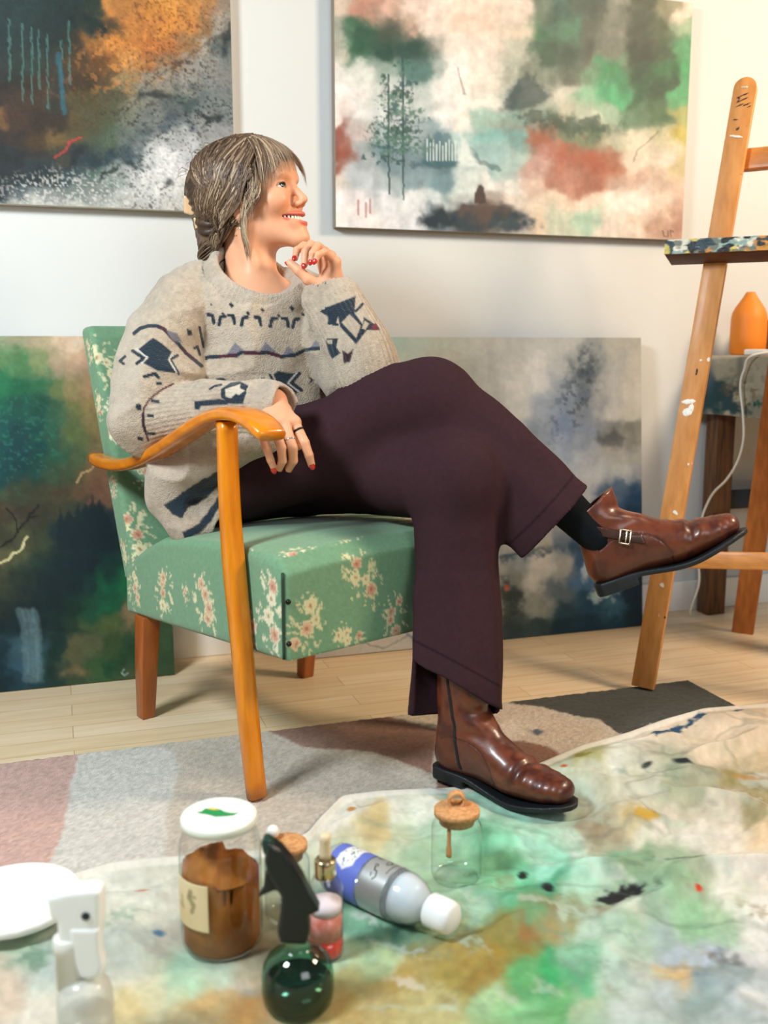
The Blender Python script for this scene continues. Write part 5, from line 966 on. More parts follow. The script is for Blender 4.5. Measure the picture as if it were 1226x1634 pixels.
lip = 1-sst(.0013, .0027, np.minimum(du, dd)); col[ii] = mixc(col[ii], hx('c65f52'), lip*.9)
ins = (H[ii, 0] < 93-(H[ii, 1]**2)/37-1) & (np.abs(H[ii, 2]+64.5-6.5*(H[ii, 1]/28)**2) < 6.4) & (np.abs(H[ii, 1]) < 35); col[ii[ins]] = hx('6a2420')
for a, w_ in ((WRR, .09), (WRL, .09)): col = mixc(col, hx('d98f72'), .35*np.exp(-(np.linalg.norm(V-a, axis=1)/w_)**4)*(fbm(V*45, 2, 9)))
skin = mat('skin', attr=True, rough=.45, spec=.35, sss=.10, bump=(500, .06, .0006)); body = mesh_np('person', V, Q, skin, col=np.clip(col, .01, .92))
tag(body, 'smiling woman in a patterned sweater and plum trousers sitting cross-legged in the green armchair', 'person')
def part(o): o.parent = body; return o
# ---- eyes, lashes, brows, teeth
def sph(name, c, r, colf, m, n=40):
    th = np.linspace(0, math.pi, n); ph = np.linspace(0, 2*math.pi, 2*n, endpoint=False); T_, F_ = np.meshgrid(th, ph, indexing='ij')
    g = nrm(hF*.95+hU*.10-hLf*.30); x = nrm(np.cross(hU, g)); y = np.cross(g, x); D = np.cos(T_)[..., None]*g+np.sin(T_)[..., None]*(np.cos(F_)[..., None]*x+np.sin(F_)[..., None]*y); P = c+D*r
    ix = np.arange(P.shape[0]*P.shape[1]).reshape(P.shape[:2]); nx = np.roll(ix, -1, 1); Qd = np.stack([ix[:-1], ix[1:], nx[1:], nx[:-1]], -1).reshape(-1, 4); return part(mesh_np(name, P.reshape(-1, 3), Qd, m, col=colf(T_.ravel())))
eye_m = mat('eye', attr=True, rough=.08, coat=.6)
def eyec(t):
    c = np.tile(hx('d6cdc6'), (len(t), 1)); c = mixc(c, hx('3c535e'), 1-sst(.50, .54, t)); c = mixc(c, hx('33454c'), sst(.40, .49, t)*(1-sst(.50, .54, t))); return mixc(c, hx('0a0c0e'), 1-sst(.22, .26, t))
dark_h = mat('dark_lash', '1c1512', rough=.7)
for s in (-1, 1):
    sph('eye', HW(72, s*32, 0), 12.3*HS, eyec, eye_m)
    yy = np.linspace(-13.5, 13.5, 16); bm = bmesh.new(); tube(bm, [HW(72+math.sqrt(max(13.9**2-(y*.86)**2, 1))*.99, s*33+y, 3.9*(1-(y/15)**2)-.3-.05*s*y) for y in yy], np.array([.6]+[1.8]*14+[.8])*HS, 6); part(bm_obj('eyelashes', bm, dark_h, smooth=True))
    bm = bmesh.new(); rn = random.Random(3)
    for k in range(46):
        y = np.interp(k, [0, 45], [12, 52]); x = 94.5-((y-12)/40)**2*20; z = 17+6*math.sin((y-12)/40*2.4); a = HW(x+1.2, s*y, z-2+rn.uniform(-1, 2)); b_ = HW(x+1.4-.9, s*(y+5.5), z+1.6+rn.uniform(-1, 1.5)); tube(bm, [a, (a+b_)/2+hF*.0006, b_], np.array([.9, .8, .25])*HS, 4)
    part(bm_obj('eyebrow', bm, mat('brow_hair', '5d4433', rough=.8), smooth=True))
bm = bmesh.new(); tm_ = mat('teeth', 'eee4d6', rough=.25)
for k in range(-6, 7):
    y = k*4.6; x = 89.5-(y*y)/37; d = nrm(np.array([1, y/18.0, 0])); ax = np.array([HB[0]*d[0]+HB[1]*d[1], HB[1]*d[0]-HB[0]*d[1], hU]); hgt = 11.0-abs(k)*.9; box(bm, HW(x, y, -62.5+6.5*(y/28)**2), np.array([5, 4.35, hgt])*HS, ax)
part(bm_obj('teeth', bm, tm_, bevel=.0007))
# ---- hair
cut = lambda P: (lambda h: np.maximum(np.where(h[:, 0] > 18, -12+(h[:, 0]-18)*.86, -12-(18-h[:, 0])*1.15)-h[:, 2], 0)*HS-0.0)(HLc(P.reshape(-1, 3))).reshape(P.shape[:-1])
S = SDF(); f, c_, r_ = hell((-18, 0, 30), (115, 84, 90.5))
cutp = lambda P: ((lambda h: np.where(h[:, 0] > 18, -12+(h[:, 0]-18)*.70, np.where(h[:, 0] > -60, -12-(18-h[:, 0])*.95, -86))-h[:, 2])(HLc(P.reshape(-1, 3)))*HS).reshape(P.shape[:-1])
S.u(((lambda P: np.maximum(f(P), cutp(P)*.8)), c_, r_)); S.u(hell((-88, 0, -30), (40, 52, 46)), .02); S.u(hell((-104, -4, -62), (27, 32, 30)), .014)
S.post = lambda P, d: d+(.0022*np.sin((lambda h: np.arctan2(h[..., 1], h[..., 2]-10)*26+h[..., 0]*.04+4*vnoise(h*.03, 2))(((P-HO)@HB.T)/HS)))
V, Q = sdf_mesh(S, .0030); hc = mixc(np.tile(hx('3a2a20'), (len(V), 1)), hx('6a5442'), sst(.35, .7, fbm(HLc(V)*np.array([.02, .12, .02]), 3, 3)))
hair_m = mat('ash_brown_hair', attr=True, rough=.42, spec=.4); hair = part(mesh_np('hair', V, Q, hair_m, col=hc))
EC = np.array([-17, 0, 30.]); ER = np.array([120, 87, 94.])
rn = random.Random(11); nr = np.random.RandomState(5); VV = []; QQ = []; CC = []; base_i = 0
cols = [hx(h) for h in ('3b2b21', '4f3b2d', '66503d', '7d6650', '98826a', 'b09a80')]
def strand(ctrl, r0, flat=.45, m=13, lift=0, cw=None, n=5, taper=.25):
    global base_i
    p = catmull(ctrl, m); wv = nr.uniform(-1, 1, 3)*1.2; t = np.linspace(0, 1, m); p = p+np.sin(t*nr.uniform(2, 6)+nr.uniform(0, 6))[:, None]*wv[None]
    W_ = np.array([HW(*q) for q in p]); rad = r0*HS*(np.sin(np.clip(t*1.15+.12, 0, 1)*math.pi)**.6*(1-taper)+taper*(1-t)+.05)
    cen = HW(*EC); up = nrm(W_[m//2]-cen); rg = tube_rings(W_, rad, n, up, flat)
    V_ = np.concatenate(rg); ix = np.arange(m*n).reshape(m, n)+base_i; nx = np.roll(ix, -1, 1)
    VV.append(V_); QQ.append(np.stack([ix[:-1], nx[:-1], nx[1:], ix[1:]], -1).reshape(-1, 4)); base_i += m*n
    k = nr.choice(6, p=cw or [.2, .24, .22, .17, .11, .06]); c = cols[k]*nr.uniform(.85, 1.15); tip = cols[min(k+2, 5)]; CC.append(np.repeat(c[None]*(1-t[:, None]**1.5*.6)+tip[None]*(t[:, None]**1.5*.6), n, 0).reshape(m, n, 3).reshape(-1, 3))
def onE(d, s=1.0): d = np.asarray(d, float); return EC+d/np.linalg.norm(d/ER)*s
def slerpE(a, b, k, s0=1.0, s1=1.0):
    a = (np.asarray(a)-EC)/ER; b = (np.asarray(b)-EC)/ER; return [EC+nrm(a+(b-a)*t)*ER*(s0+(s1-s0)*t) for t in np.linspace(0, 1, k)]
for sd in (-1, 1):
    for k in range(480 if sd < 0 else 220):                            # lengths combed back to the low bun
        u = nr.uniform(0, 1); x0 = 62-150*u; a = onE((x0+20, sd*nr.uniform(0, 14), 80), 1.0); w = nr.uniform(0, 1)
        side = onE((-20+55*(1-u)*w-30*u, sd*84, 10-40*w+20*u), 1.0+nr.uniform(-.01, .05)); e = np.array([-98+nr.uniform(-14, 14), sd*nr.uniform(4, 34), -58+nr.uniform(-16, 20)])
        P1 = slerpE(a, side, 4, 1.0+nr.uniform(0, .03), 1.02); P2 = slerpE(side, e, 4, 1.02, 1.02)[1:3]
        strand(P1+P2+[e], nr.uniform(1.5, 3.2), cw=[.30, .28, .2, .12, .07, .03])
for k in range(420):                                                   # fringe
    q = k/419; y0 = np.interp(q, [0, 1], [46, -58]); a = onE((62+nr.uniform(-22, 10), y0*.5, 92), 1.0)
    ye = np.interp(q, [0, .25, .6, .8, 1], [56, 28, -22, -56, -76]); xe = np.interp(q, [0, .25, .6, .8, 1], [98, 111, 108, 84, 46]); ze = np.interp(q, [0, .25, .5, .75, 1], [8, 30, 35, 18, -18])+nr.uniform(-10, 7)
    en = np.array([xe, ye, ze])+nr.uniform(-2, 2, 3); se = np.linalg.norm((en-EC)/ER); strand(slerpE(a, en, 5, 1.0, max(se, 1.0)), nr.uniform(.9, 2.0), .5, 11, cw=[.06, .16, .26, .26, .16, .10])
for k in range(130):                                                    # hair drawn back over the ear
    a = np.array([34+nr.uniform(-16, 14), -83, 34+nr.uniform(-12, 16)]); b_ = np.array([2+nr.uniform(-12, 10), -87+nr.uniform(-2, 2), -8+nr.uniform(-14, 10)]); e = np.array([-90+nr.uniform(-10, 16), -30+nr.uniform(-14, 10), -56+nr.uniform(-14, 12)])
    strand([a, b_, np.array([-42, -76, -36+nr.uniform(-14, 8)]), e], nr.uniform(1.2, 2.4), cw=[.2, .26, .24, .16, .1, .04])
for k in range(120):                                                    # temple locks falling before the ear
    a = onE((58+nr.uniform(-22, 12), -40+nr.uniform(-10, 10), 70), 1.01); b_ = np.array([48+nr.uniform(-14, 8), -79+nr.uniform(-3, 3), 8+nr.uniform(-14, 10)]); e = np.array([8+nr.uniform(-22, 14), -80+nr.uniform(-4, 4), -44+nr.uniform(-26, 14)])
    strand([a, b_, (b_+e)/2+np.array([3, -2, 0]), e], nr.uniform(.9, 2.0), .5, 12, cw=[.08, .16, .24, .24, .18, .10])
for k in range(16):                                                    # loose lengths down to the collar
    e = np.array([-8+nr.uniform(-16, 8), -62+nr.uniform(-6, 14), -150+nr.uniform(-30, 30)]); a = np.array([20+nr.uniform(-14, 10), -82, -10+nr.uniform(-14, 14)]); strand([a, np.array([6+nr.uniform(-8, 6), -82, -62]), np.array([-4+nr.uniform(-8, 8), -72, -104]), e], nr.uniform(.9, 1.9), .6, 14, cw=[.05, .1, .2, .25, .25, .15], taper=.12)
for k in range(150):                                                    # untidy bun
    t0 = nr.uniform(0, 6.28); c0 = np.array([-104, -4, -62]); R = nr.uniform(24, 34); ax_ = nr.uniform(-.5, .5); strand([c0+np.array([math.cos(t0+q)*R, math.sin(t0+q)*R*1.05+ax_*8, math.sin(t0+q)*R*ax_+math.cos(t0+q*.6)*R*.8]) for q in np.linspace(0, 2.6, 6)], nr.uniform(1.2, 2.4), .6, 12, cw=[.34, .3, .18, .1, .06, .02])
for k in range(14):                                                    # flyaways at the nape and crown
    a = onE((nr.uniform(-120, 20), -nr.uniform(10, 70), nr.uniform(20, 90)), 1.01); strand([a, a+np.array([-18, -3, 4])+nr.uniform(-5, 5, 3), a+np.array([-28, -4, -14])+nr.uniform(-6, 6, 3)], .5, .8, 8)
for k in range(130):
    sd = -1 if k % 4 else 1; a = np.array([-20+nr.uniform(-40, 14), sd*(74+nr.uniform(-4, 4)), -34+nr.uniform(-22, 10)]); e = np.array([-100+nr.uniform(-12, 14), sd*nr.uniform(2, 26), -66+nr.uniform(-22, 18)])
    strand([a, np.array([-62, sd*(62+nr.uniform(-4, 5)), -56+nr.uniform(-24, 12)]), np.array([-86, sd*(42+nr.uniform(-5, 5)), -64+nr.uniform(-22, 16)]), e], nr.uniform(1.2, 2.6), .5, 11, cw=[.34, .3, .18, .1, .06, .02])
mesh_np('hair_strands', np.concatenate(VV), np.concatenate(QQ), hair_m, hair, col=np.clip(np.concatenate(CC), .008, .8))
clip_m = mat('beige_claw_clip', 'c9a378', rough=.3, coat=.3)
for pts in ([(294, 312), (306, 316), (318, 342), (307, 344), (294, 340)], [(309, 348), (318, 345), (326, 362), (312, 366)]):
    cc = HW(-112, -40, -20); ext_o = np.array([cc[0], cc[1], 0]); P2 = [((UP(x, y, ext_o, FH)-ext_o)@RT, UP(x, y, ext_o, FH)[2]) for x, y in pts]; S = SDF(); S.u(d_ext(P2, ext_o, (RT, ZV, FH), .006, .002)); V, Q = sdf_mesh(S, .0014); part(mesh_np('hair_clip', V, Q, clip_m))
silver_m = mat('silver_metal', 'd9d9d4', rough=.18, metal=1.0)
def torus(bm, c, n, R, r, e=1.0, xa=None, k=36):
    n = nrm(n); x = nrm(np.cross(n, ZV if abs(n@ZV) < .9 else RT)) if xa is None else nrm(xa); y = np.cross(n, x); rg = []
    for a in np.linspace(0, 2*math.pi, k, endpoint=False):
        d = x*math.cos(a)+y*math.sin(a)*e; dn = nrm(d); rg.append([bm.verts.new(c+d*R+dn*r*math.cos(b)+n*r*math.sin(b)) for b in np.linspace(0, 2*math.pi, 10, endpoint=False)])
    for i in range(k):
        for j in range(10): bm.faces.new((rg[i][j], rg[(i+1) % k][j], rg[(i+1) % k][(j+1) % 10], rg[i][(j+1) % 10]))
bm = bmesh.new(); torus(bm, HW(-1, -77, -58), hLf*.8+hF*.5, .0088, .0011, 1.35, None); part(bm_obj('earring', bm, silver_m, smooth=True))
# ---- nails and rings
nail = mat('red_nail_varnish', 'b8231a', rough=.12, coat=.6)
def add_nail(q, r, dorsal, s=1.0):
    tip, pre = q[-1], q[-2]; d = nrm(tip-pre); n = nrm(dorsal-d*(dorsal@d)); x = np.cross(d, n); S = SDF(); S.u(d_ell(tip+n*r[-1]*.62+d*.0022, np.array([.0054*s, .0078*s, .0030]), np.array([x, d, n]))); V, Q = sdf_mesh(S, .0009); part(mesh_np('fingernail', V, Q, nail))
CAMV = -FW
for n, dv in (('index', CAMV+RT*.2), ('pinky', CAMV-RT*.3), ('middle', FW*.6-ZV*.4), ('ring', FW*.6-ZV*.4)): q, r = FING[(n, id(FR))]; add_nail(q, r, dv)
for n in ('index', 'middle', 'ring', 'pinky'): q, r = FING[(n, id(FL_))]; add_nail(q, r, CAMV*.9-RT*.3, .92)
q, r = FING[('thumb', id(FL_))]; add_nail(q, r, -RT-ZV*.5, 1.0)
q, r = FING[('index', id(FR))]; bm = bmesh.new(); torus(bm, q[0]+(q[1]-q[0])*.42, q[1]-q[0], .0098, .0019); o = part(bm_obj('ring', bm, mat('black_ring', '15181c', rough=.2, metal=.3), smooth=True)); o['label'] = 'black finger ring'
q, r = FING[('middle', id(FR))]; bm = bmesh.new(); torus(bm, q[0]+(q[1]-q[0])*.72, q[1]-q[0], .0096, .0011); o = part(bm_obj('ring', bm, silver_m, smooth=True)); o['label'] = 'thin silver finger ring'
# ================================================================== sweater
shx = nrm(SHL-SHR)
rib = lambda n, a: (lambda t, th: a*np.cos(n*th))
tor = Sweep([CW(0, .145, .46), CW(0, .15, .55), CW(0, .155, .65), CW(-.005, .16, .75), CW(-.022, .16, .83), CW(-.022, .165, .885), NKB+ZV*.0], [(.198, .155), (.195, .150), (.172, .135), (.158, .122), (.152, .112), (.118, .092), (.070, .066)], [CX, CX, CX, nrm(CX+shx), shx, shx, shx], 15)
upR = Sweep([U(322, 462, 2.02), U(284, 508, 1.975), U(254, 594, 1.938), U(232, 668, 1.935)], [(.050, .050), (.073, .072), (.082, .076), (.068, .068)], nrm(RT), 10)
foR = Sweep([U(228, 676, 1.947), U(290, 661, 1.905), U(365, 650, 1.858), U(426, 645, 1.825), U(442, 645, 1.812)], [(.062, .062), (.055, .058), (.044, .044), (.037, .037), (.037, .037)], ZV, 12, flat1=True, mod=rib(40, .026))
upL = Sweep([U(468, 470, 2.06), U(505, 500, 2.055), U(555, 570, 2.0), U(602, 634, 1.95)], [(.050, .050), (.070, .070), (.074, .070), (.060, .060)], nrm(RT), 10)
foL = Sweep([U(604, 640, 1.94), U(575, 566, 1.935), U(550, 515, 1.945), U(536, 486, 1.95), U(530, 472, 1.95)], [(.062, .062), (.058, .058), (.055, .052), (.054, .047), (.055, .047)], nrm(RT), 12, flat1=True, mod=rib(40, .026))
SW = SDF()
hem = pl3(U(282, 890, 2.02), U(412, 762, 1.86), CW(.02, .02, .48), CW(0, .1, .9))
SW.u(d_and(tor.prims(), hem)); 
SW.u(upR.prims(), .006); SW.u(upL.prims(), .006); SW.u(foR.prims(), .006); SW.u(foL.prims(), .006)
SW.u(d_and(d_cone(U(272, 800, 1.985), U(305, 845, 1.965), .040, .030), plane(U(300, 884, 1.96), -ZV*.8-RT*.1)), .03)
SW.u(d_cone(U(272, 760, 1.96), U(420, 700, 1.87), .042, .034), .03)
# folds
def folds(P, d):
    sh = P.shape[:-1]; p = P.reshape(-1, 3); d = d.reshape(-1).copy(); i = np.where(np.abs(d) < .035)[0]
    if len(i):
        p = p[i]; q = p+.06*np.stack([vnoise(p*6, 31), vnoise(p*6, 32), vnoise(p*6, 33)], -1)
        w1 = 1-np.abs(2*fbm(q*np.array([6.5, 6.5, 9.5]), 2, 51)-1); d[i] += .024*(.62-w1)-.004*(vnoise(p*20, 8)-.5)
    return d.reshape(sh)
SW.post = lambda P, d: folds(P, d)
# deep crease between sleeve and body, cuffs hollowed, neck opening
A_ = U(340, 428, 1.995); Bc = U(455, 466, 2.045); Fc = U(410, 487, 1.955); Cc = (A_+Bc)/2; e1 = (Bc-A_)/2; e2 = Fc-Cc; e2 = e2-nrm(e1)*(e2@nrm(e1)); cn = nrm(np.cross(e1, e2)); cn = cn if cn[2] > 0 else -cn
core = SW; SWF = SDF()
base_ev = (lambda P: (lambda r: np.full(P.shape[:-1], .5) if r is None else r)(core.ev(P, P.reshape(-1, 3).mean(0), np.linalg.norm(P.reshape(-1, 3)-P.reshape(-1, 3).mean(0), axis=1).max()+1e-6)))
SWF.u((base_ev, CW(0, .2, .7), .62))
an_ = np.linspace(0, 2*math.pi, 25)
SWF.sub(d_ell(Cc+cn*.062, (np.linalg.norm(e1)*1.22, np.linalg.norm(e2)*1.22, .062), (nrm(e1), nrm(e2), cn)), .006)
ringp = [Cc+e1*math.cos(a)*1.03+e2*math.sin(a)*1.03 for a in an_]
for p0, p1 in zip(ringp[:-1], ringp[1:]): SWF.u(d_cone(p0-cn*.004, p1-cn*.004, .0140, .0140), .002)
for p0, p1 in zip(ringp[:-1], ringp[1:]): SWF.u(d_cone(p0+cn*.014, p1+cn*.011, .0095, .0095), .006)
SWF.sub(d_ell(Cc+cn*.03, (np.linalg.norm(e1)*.93, np.linalg.norm(e2)*.93, .075), (nrm(e1), nrm(e2), cn)), .004)
def collar_rib(P, d):
    q = P-Cc; x = q@nrm(e1)/np.linalg.norm(e1); y = q@nrm(e2)/np.linalg.norm(e2); r = np.hypot(x, y); h = q@cn
    return d+.0017*np.cos(62*np.arctan2(y, x))*np.exp(-((r-1.05)/.25)**2-((h-.004)/.022)**2)+.0035*np.exp(-((r-1.26)/.035)**2-(h/.03)**2)
SWF.post = collar_rib
def hollow(wr, d, r, depth): return d_cone(wr-d*depth, wr+d*.06, r, r*1.1)
dR = nrm(foR.P[-1]-foR.P[-2]); dL = nrm(foL.P[-1]-foL.P[-2])
SWF.sub(hollow(foR.P[-1], dR, .0305, .035), .003); SWF.sub(hollow(foL.P[-1], dL, .0385, .04), .003)
V, Q = sdf_mesh(SWF, .0026, B=20, smooth=1)
own = np.argmin(np.stack([s.full(V)[0] for s in (tor, upR, foR, upL, foL)], 0), 0)
dring = np.min([f(V) for f, c, r in [d_cone(p0, p1, .015, .015) for p0, p1 in zip(ringp[:-1], ringp[1:])]], 0)
tR = foR.full(V)[1]; tL = foL.full(V)[1]
X, Y = PRJ(V); cs = np.tile(hx('ad9e8b'), (len(V), 1)); NAVY = '1f2d38'; MAR = '4a1c2a'
hth = fbm(V*130, 2, 7); cs *= (.80+.40*hth)[:, None]; cs = mixc(cs, hx('c4b7a6'), sst(.45, .7, fbm(V*9, 3, 17))*.4)
def zA(x0, y0, k, pts): return [(x0+x/k, y0+y/k) for x, y in pts]
def do(sel, fn):
    i = np.where(sel)[0]; p = Paint(X[i], Y[i], 2); p.c = cs[i].copy(); fn(p); cs[i] = p.c
def torso_pat(p):
    z = lambda pts: zA(300, 440, 5.108, pts); G_ = '77737a'
    for x, y, s in ((369.5, 487, 4.6), (396, 500, 3.8), (356, 501, 3.2), (445, 504, 3.2), (466, 492, 4.6), (419, 495, 3.6), (500, 496, 4), (337, 486, 2), (484, 502, 3.2)): p.poly(NAVY, [(x-s, y-s*.3), (x-s*.1, y-s*1.1), (x+s, y+s*.2), (x+s*.1, y+s*1.1)], .9)
    for x, y, k in ((337, 508, 1), (354, 511, -1), (370, 509, 1), (390, 512, -1), (412, 512, 1), (436, 514, -1), (456, 514, 1), (472, 515, -1), (501, 513, 1)): p.line(NAVY, [(x-k*5, y-6), (x+k*2, y-5), (x+k*4.5, y+7)], 4.6, 1)
    for a, b, c in (((375, 546), (361, 568), (394, 564)), ((424, 546), (411, 565), (442, 563)), ((460, 552), (450, 568), (473, 566)), ((504, 542), (494, 557), (517, 555))):
        p.poly('77747c', [a, b, c], 1.2)
    p.line(NAVY, [(322, 574), (333, 570), (378, 567), (386, 562), (415, 564), (425, 562), (449, 569), (470, 567), (488, 558), (517, 555)], 5, 1)
    for seg in ([(350, 569), (376, 567)], [(390, 563), (414, 564)], [(430, 564), (447, 569)]): p.line(MAR, seg, 3.4, 1)
    p.poly(NAVY, z([(735, 775), (800, 790), (890, 795), (815, 880), (905, 945), (830, 1000), (760, 930), (700, 890), (715, 840), (695, 805)]), 1.2)
    p.line(NAVY, z([(908, 798), (842, 872), (925, 932)]), 5, 1); p.line('c9c6c2', z([(885, 795), (815, 875), (905, 945)]), 1.6, .8)
    p.line(NAVY, z([(620, 835), (570, 865), (630, 900)]), 2.4, 1); p.line(NAVY, z([(668, 808), (700, 862)]), 3, 1); p.poly(NAVY, z([(975, 815), (1030, 850), (985, 890), (1000, 850)]), 1); p.line(NAVY, z([(850, 1085), (925, 1110), (880, 1160)]), 3, 1)
    p.poly(NAVY, [(345, 604), (357, 603), (362, 607), (357, 611), (345, 609)], .8)
    p.poly(NAVY, [(262, 806), (285, 790), (318, 768), (348, 752), (350, 776), (322, 800), (300, 812), (292, 826), (276, 822)], 1.5, 5, 9); p.poly(NAVY, [(290, 850), (318, 836), (335, 812), (350, 790), (352, 806), (338, 832), (318, 852), (296, 862)], 1.5, 4, 9)
    p.line(NAVY, [(330, 688), (336, 716), (352, 740)], 4, 1, 1, 4); p.line(NAVY, [(288, 700), (300, 735)], 5, 1, .9, 5); p.poly(NAVY, [(372, 690), (430, 690), (436, 712), (385, 716)], 2, 4, 8)
def upR_pat(p):
    z = lambda pts: zA(160, 420, 4.804, pts)
    p.line(NAVY, [(214, 532), (223.5, 524), (237, 520), (249.5, 520), (262, 525), (272, 536.5), (285, 549), (297, 563.6), (322, 584)], 5, 1); p.line(MAR, [(255, 521), (264, 527), (272, 536)], 2.4, 1); p.line(MAR, [(290, 555), (310, 575)], 2.2, 1)
    p.poly('6a6870', z([(505, 510), (590, 540), (630, 605), (570, 600), (530, 560)]), 1.2)
    p.poly(NAVY, z([(405, 570), (480, 620), (550, 680), (520, 740), (585, 845), (440, 825), (330, 765), (370, 725), (285, 665)]), 1.2); p.line(NAVY, z([(248, 672), (335, 728), (280, 768)]), 4.4, 1); p.line(NAVY, z([(592, 708), (538, 738), (602, 850)]), 3.6, 1)
    p.line('c4beb4', z([(275, 655), (362, 722), (318, 768)]), 1.4, .8); p.line('c4beb4', z([(556, 690), (528, 738), (590, 845)]), 1.4, .8)
    p.line(NAVY, z([(340, 872), (420, 845), (445, 875)]), 4.6, 1); p.poly(NAVY, z([(430, 912), (476, 912), (476, 936), (430, 936)]), .8)
    p.poly(NAVY, z([(662, 502), (700, 515), (708, 550), (672, 555)]), .8); p.line(NAVY, z([(762, 490), (775, 560), (792, 640)]), 3, 1); p.line(NAVY, z([(724, 650), (745, 640), (765, 700)]), 3.4, 1); p.line(NAVY, z([(190, 715), (150, 750), (180, 772)]), 3.4, 1)
    p.poly(NAVY, z([(275, 1100), (300, 1075), (318, 1105), (290, 1130)]), .8)
def foR_pat(p):
    z = lambda pts: zA(160, 420, 4.804, pts)
    p.line(MAR, z([(560, 925), (470, 970), (380, 1040), (335, 1110), (325, 1200), (345, 1290), (370, 1360)]), 2.2, 1); p.line('2a1a22', z([(330, 1160), (328, 1230), (348, 1292)]), 4, 1)
    for x, y, w_, h_ in ((420, 1058, 34, 15), (385, 1170, 26, 15), (392, 1306, 34, 13), (305, 1345, 22, 18), (295, 1103, 20, 26)): p.poly(NAVY, z([(x-w_, y-h_), (x+w_, y-h_*.6), (x+w_, y+h_), (x-w_, y+h_*.6)]), .8)
    p.poly(NAVY, z([(722, 1058), (920, 1040), (985, 1058), (980, 1082), (770, 1096), (760, 1125), (722, 1118)]), 1); p.poly(NAVY, z([(925, 965), (1000, 915), (1070, 905), (1160, 950), (1110, 1020), (1095, 1080), (990, 1078), (955, 1052), (925, 1030)]), 1)
    p.poly('c4b8a6', z([(958, 965), (1075, 925), (1072, 960), (1110, 975), (1065, 1010), (1040, 1000), (1000, 1035), (960, 1022)]), 1); p.line(NAVY, z([(840, 965), (880, 940), (930, 930)]), 2.6, 1)
def foL_pat(p):
    z = lambda pts: zA(460, 420, 6.13, pts)
    p.poly(NAVY, z([(240, 430), (390, 425), (460, 400), (660, 320), (650, 490), (690, 540), (730, 600), (740, 525), (850, 600), (895, 655), (770, 655), (665, 792), (510, 625), (490, 520), (470, 585), (395, 605), (385, 520)]), 1)
    p.poly('ad9e8b', z([(600, 498), (712, 612), (665, 732), (523, 580)]), .8); p.poly('ad9e8b', z([(722, 640), (748, 560), (790, 590), (760, 650)]), .8); p.line(NAVY, z([(662, 470), (728, 400)]), 3.4, 1); p.poly('6a1c2c', z([(808, 625), (855, 582), (900, 648), (812, 645)]), .8)
    p.line(NAVY, z([(400, 585), (480, 600)]), 4, 1); p.poly(NAVY, z([(368, 770), (378, 735), (490, 735), (470, 820), (512, 880), (430, 938), (398, 880)]), 1); p.poly('ad9e8b', z([(378, 748), (432, 748), (432, 795), (378, 780)]), .8); p.poly('33222a', z([(528, 850), (585, 885), (640, 838), (605, 968), (545, 978)]), 1); p.poly(NAVY, z([(455, 1265), (485, 1265), (480, 1330), (445, 1330)]), 1)
plain = (dring > .004)
do((own == 0) & plain, torso_pat); do((own == 1) | ((own == 2) & (Y < 612)), upR_pat); do(((own == 2) & (tR < foR.len-.045)) | ((own == 1) & (Y > 605)), foR_pat); do((own == 4) & (tL < foL.len-.034), foL_pat); do((own == 3), torso_pat)
knit = mat('heather_wool_knit', attr=True, rough=.92, spec=.15, bump=(420, 1.0, .003), bump2=(150, .5, .003), sheen=.25)
part(mesh_np('sweater', V, Q, knit, col=np.clip(cs, .006, .85)))
bm = bmesh.new(); rg = [Cc+e1*math.cos(a)*.86+e2*math.sin(a)*.86-cn*.006 for a in np.linspace(0, 2*math.pi, 40, endpoint=False)]
RR_ = [[bm.verts.new(p+cn*h+nrm(p-Cc)*w_) for h, w_ in ((-.016, .003), (.012, 0), (.012, .003), (-.016, .006))] for p in rg]
for i in range(40):
    for j in range(4): bm.faces.new((RR_[i][j], RR_[i][(j+1) % 4], RR_[(i+1) % 40][(j+1) % 4], RR_[(i+1) % 40][j]))
part(bm_obj('undershirt', bm, mat('black_undershirt', '17191d', rough=.9), smooth=True))
# ================================================================== trousers
hemR0, hemR1 = U(938, 776, 1.835), U(834, 888, 1.825); hxR = nrm(hemR1-hemR0)
fold = lambda amp, n, ph: (lambda t, th: amp*(np.sin(n*th+ph+t*6)+.6*np.sin((n+3)*th-ph+t*11))*sst(.02, .3, t))
thR = Sweep([CW(-.085, .10, .55), CW(-.08, .20, .555), U(525, 712, 1.965), U(620, 655, 1.925), U(686, 642, 1.90)], [(.10, .10), (.10, .105), (.088, .090), (.084, .086), (.076, .080)], CX, 12)
snR = Sweep([U(682, 640, 1.90), U(725, 672, 1.89), U(800, 744, 1.865), U(900, 846, 1.83), U(906, 852, 1.828)], [(.080, .074), (.080, .068), (.082, .060), (.090, .056), (.090, .056)], hxR, 14, mod=fold(.020, 5, 1.0))
thL = Sweep([CW(.085, .10, .54), CW(.085, .20, .54), (HIPL+KNL)/2+ZV*.01, KNL], [(.10, .095), (.10, .095), (.09, .085), (.078, .078)], CX, 10)
snL = Sweep([U(728, 758, 1.825), U(728, 830, 1.822), U(730, 930, 1.82), U(728, 1080, 1.79), U(727, 1180, 1.785)], [(.074, .072), (.074, .064), (.076, .058), (.084, .066), (.088, .070)], RT, 14, mod=fold(.030, 6, 2.2))
hR = pl3(hemR0, hemR1, U(886, 832, 1.83)+FW*.05, KNR); pA = pl3(U(655, 1054, 1.79), U(803, 1134, 1.79), U(742, 1100, 1.72), KNL); pB = pl3(U(680, 1140, 1.90), U(740, 1138, 1.87), U(800, 1136, 1.83), KNL)
hLp = lambda P: np.minimum(pA(P), np.maximum(pB(P), 1.805-(P-CAM)@FW))
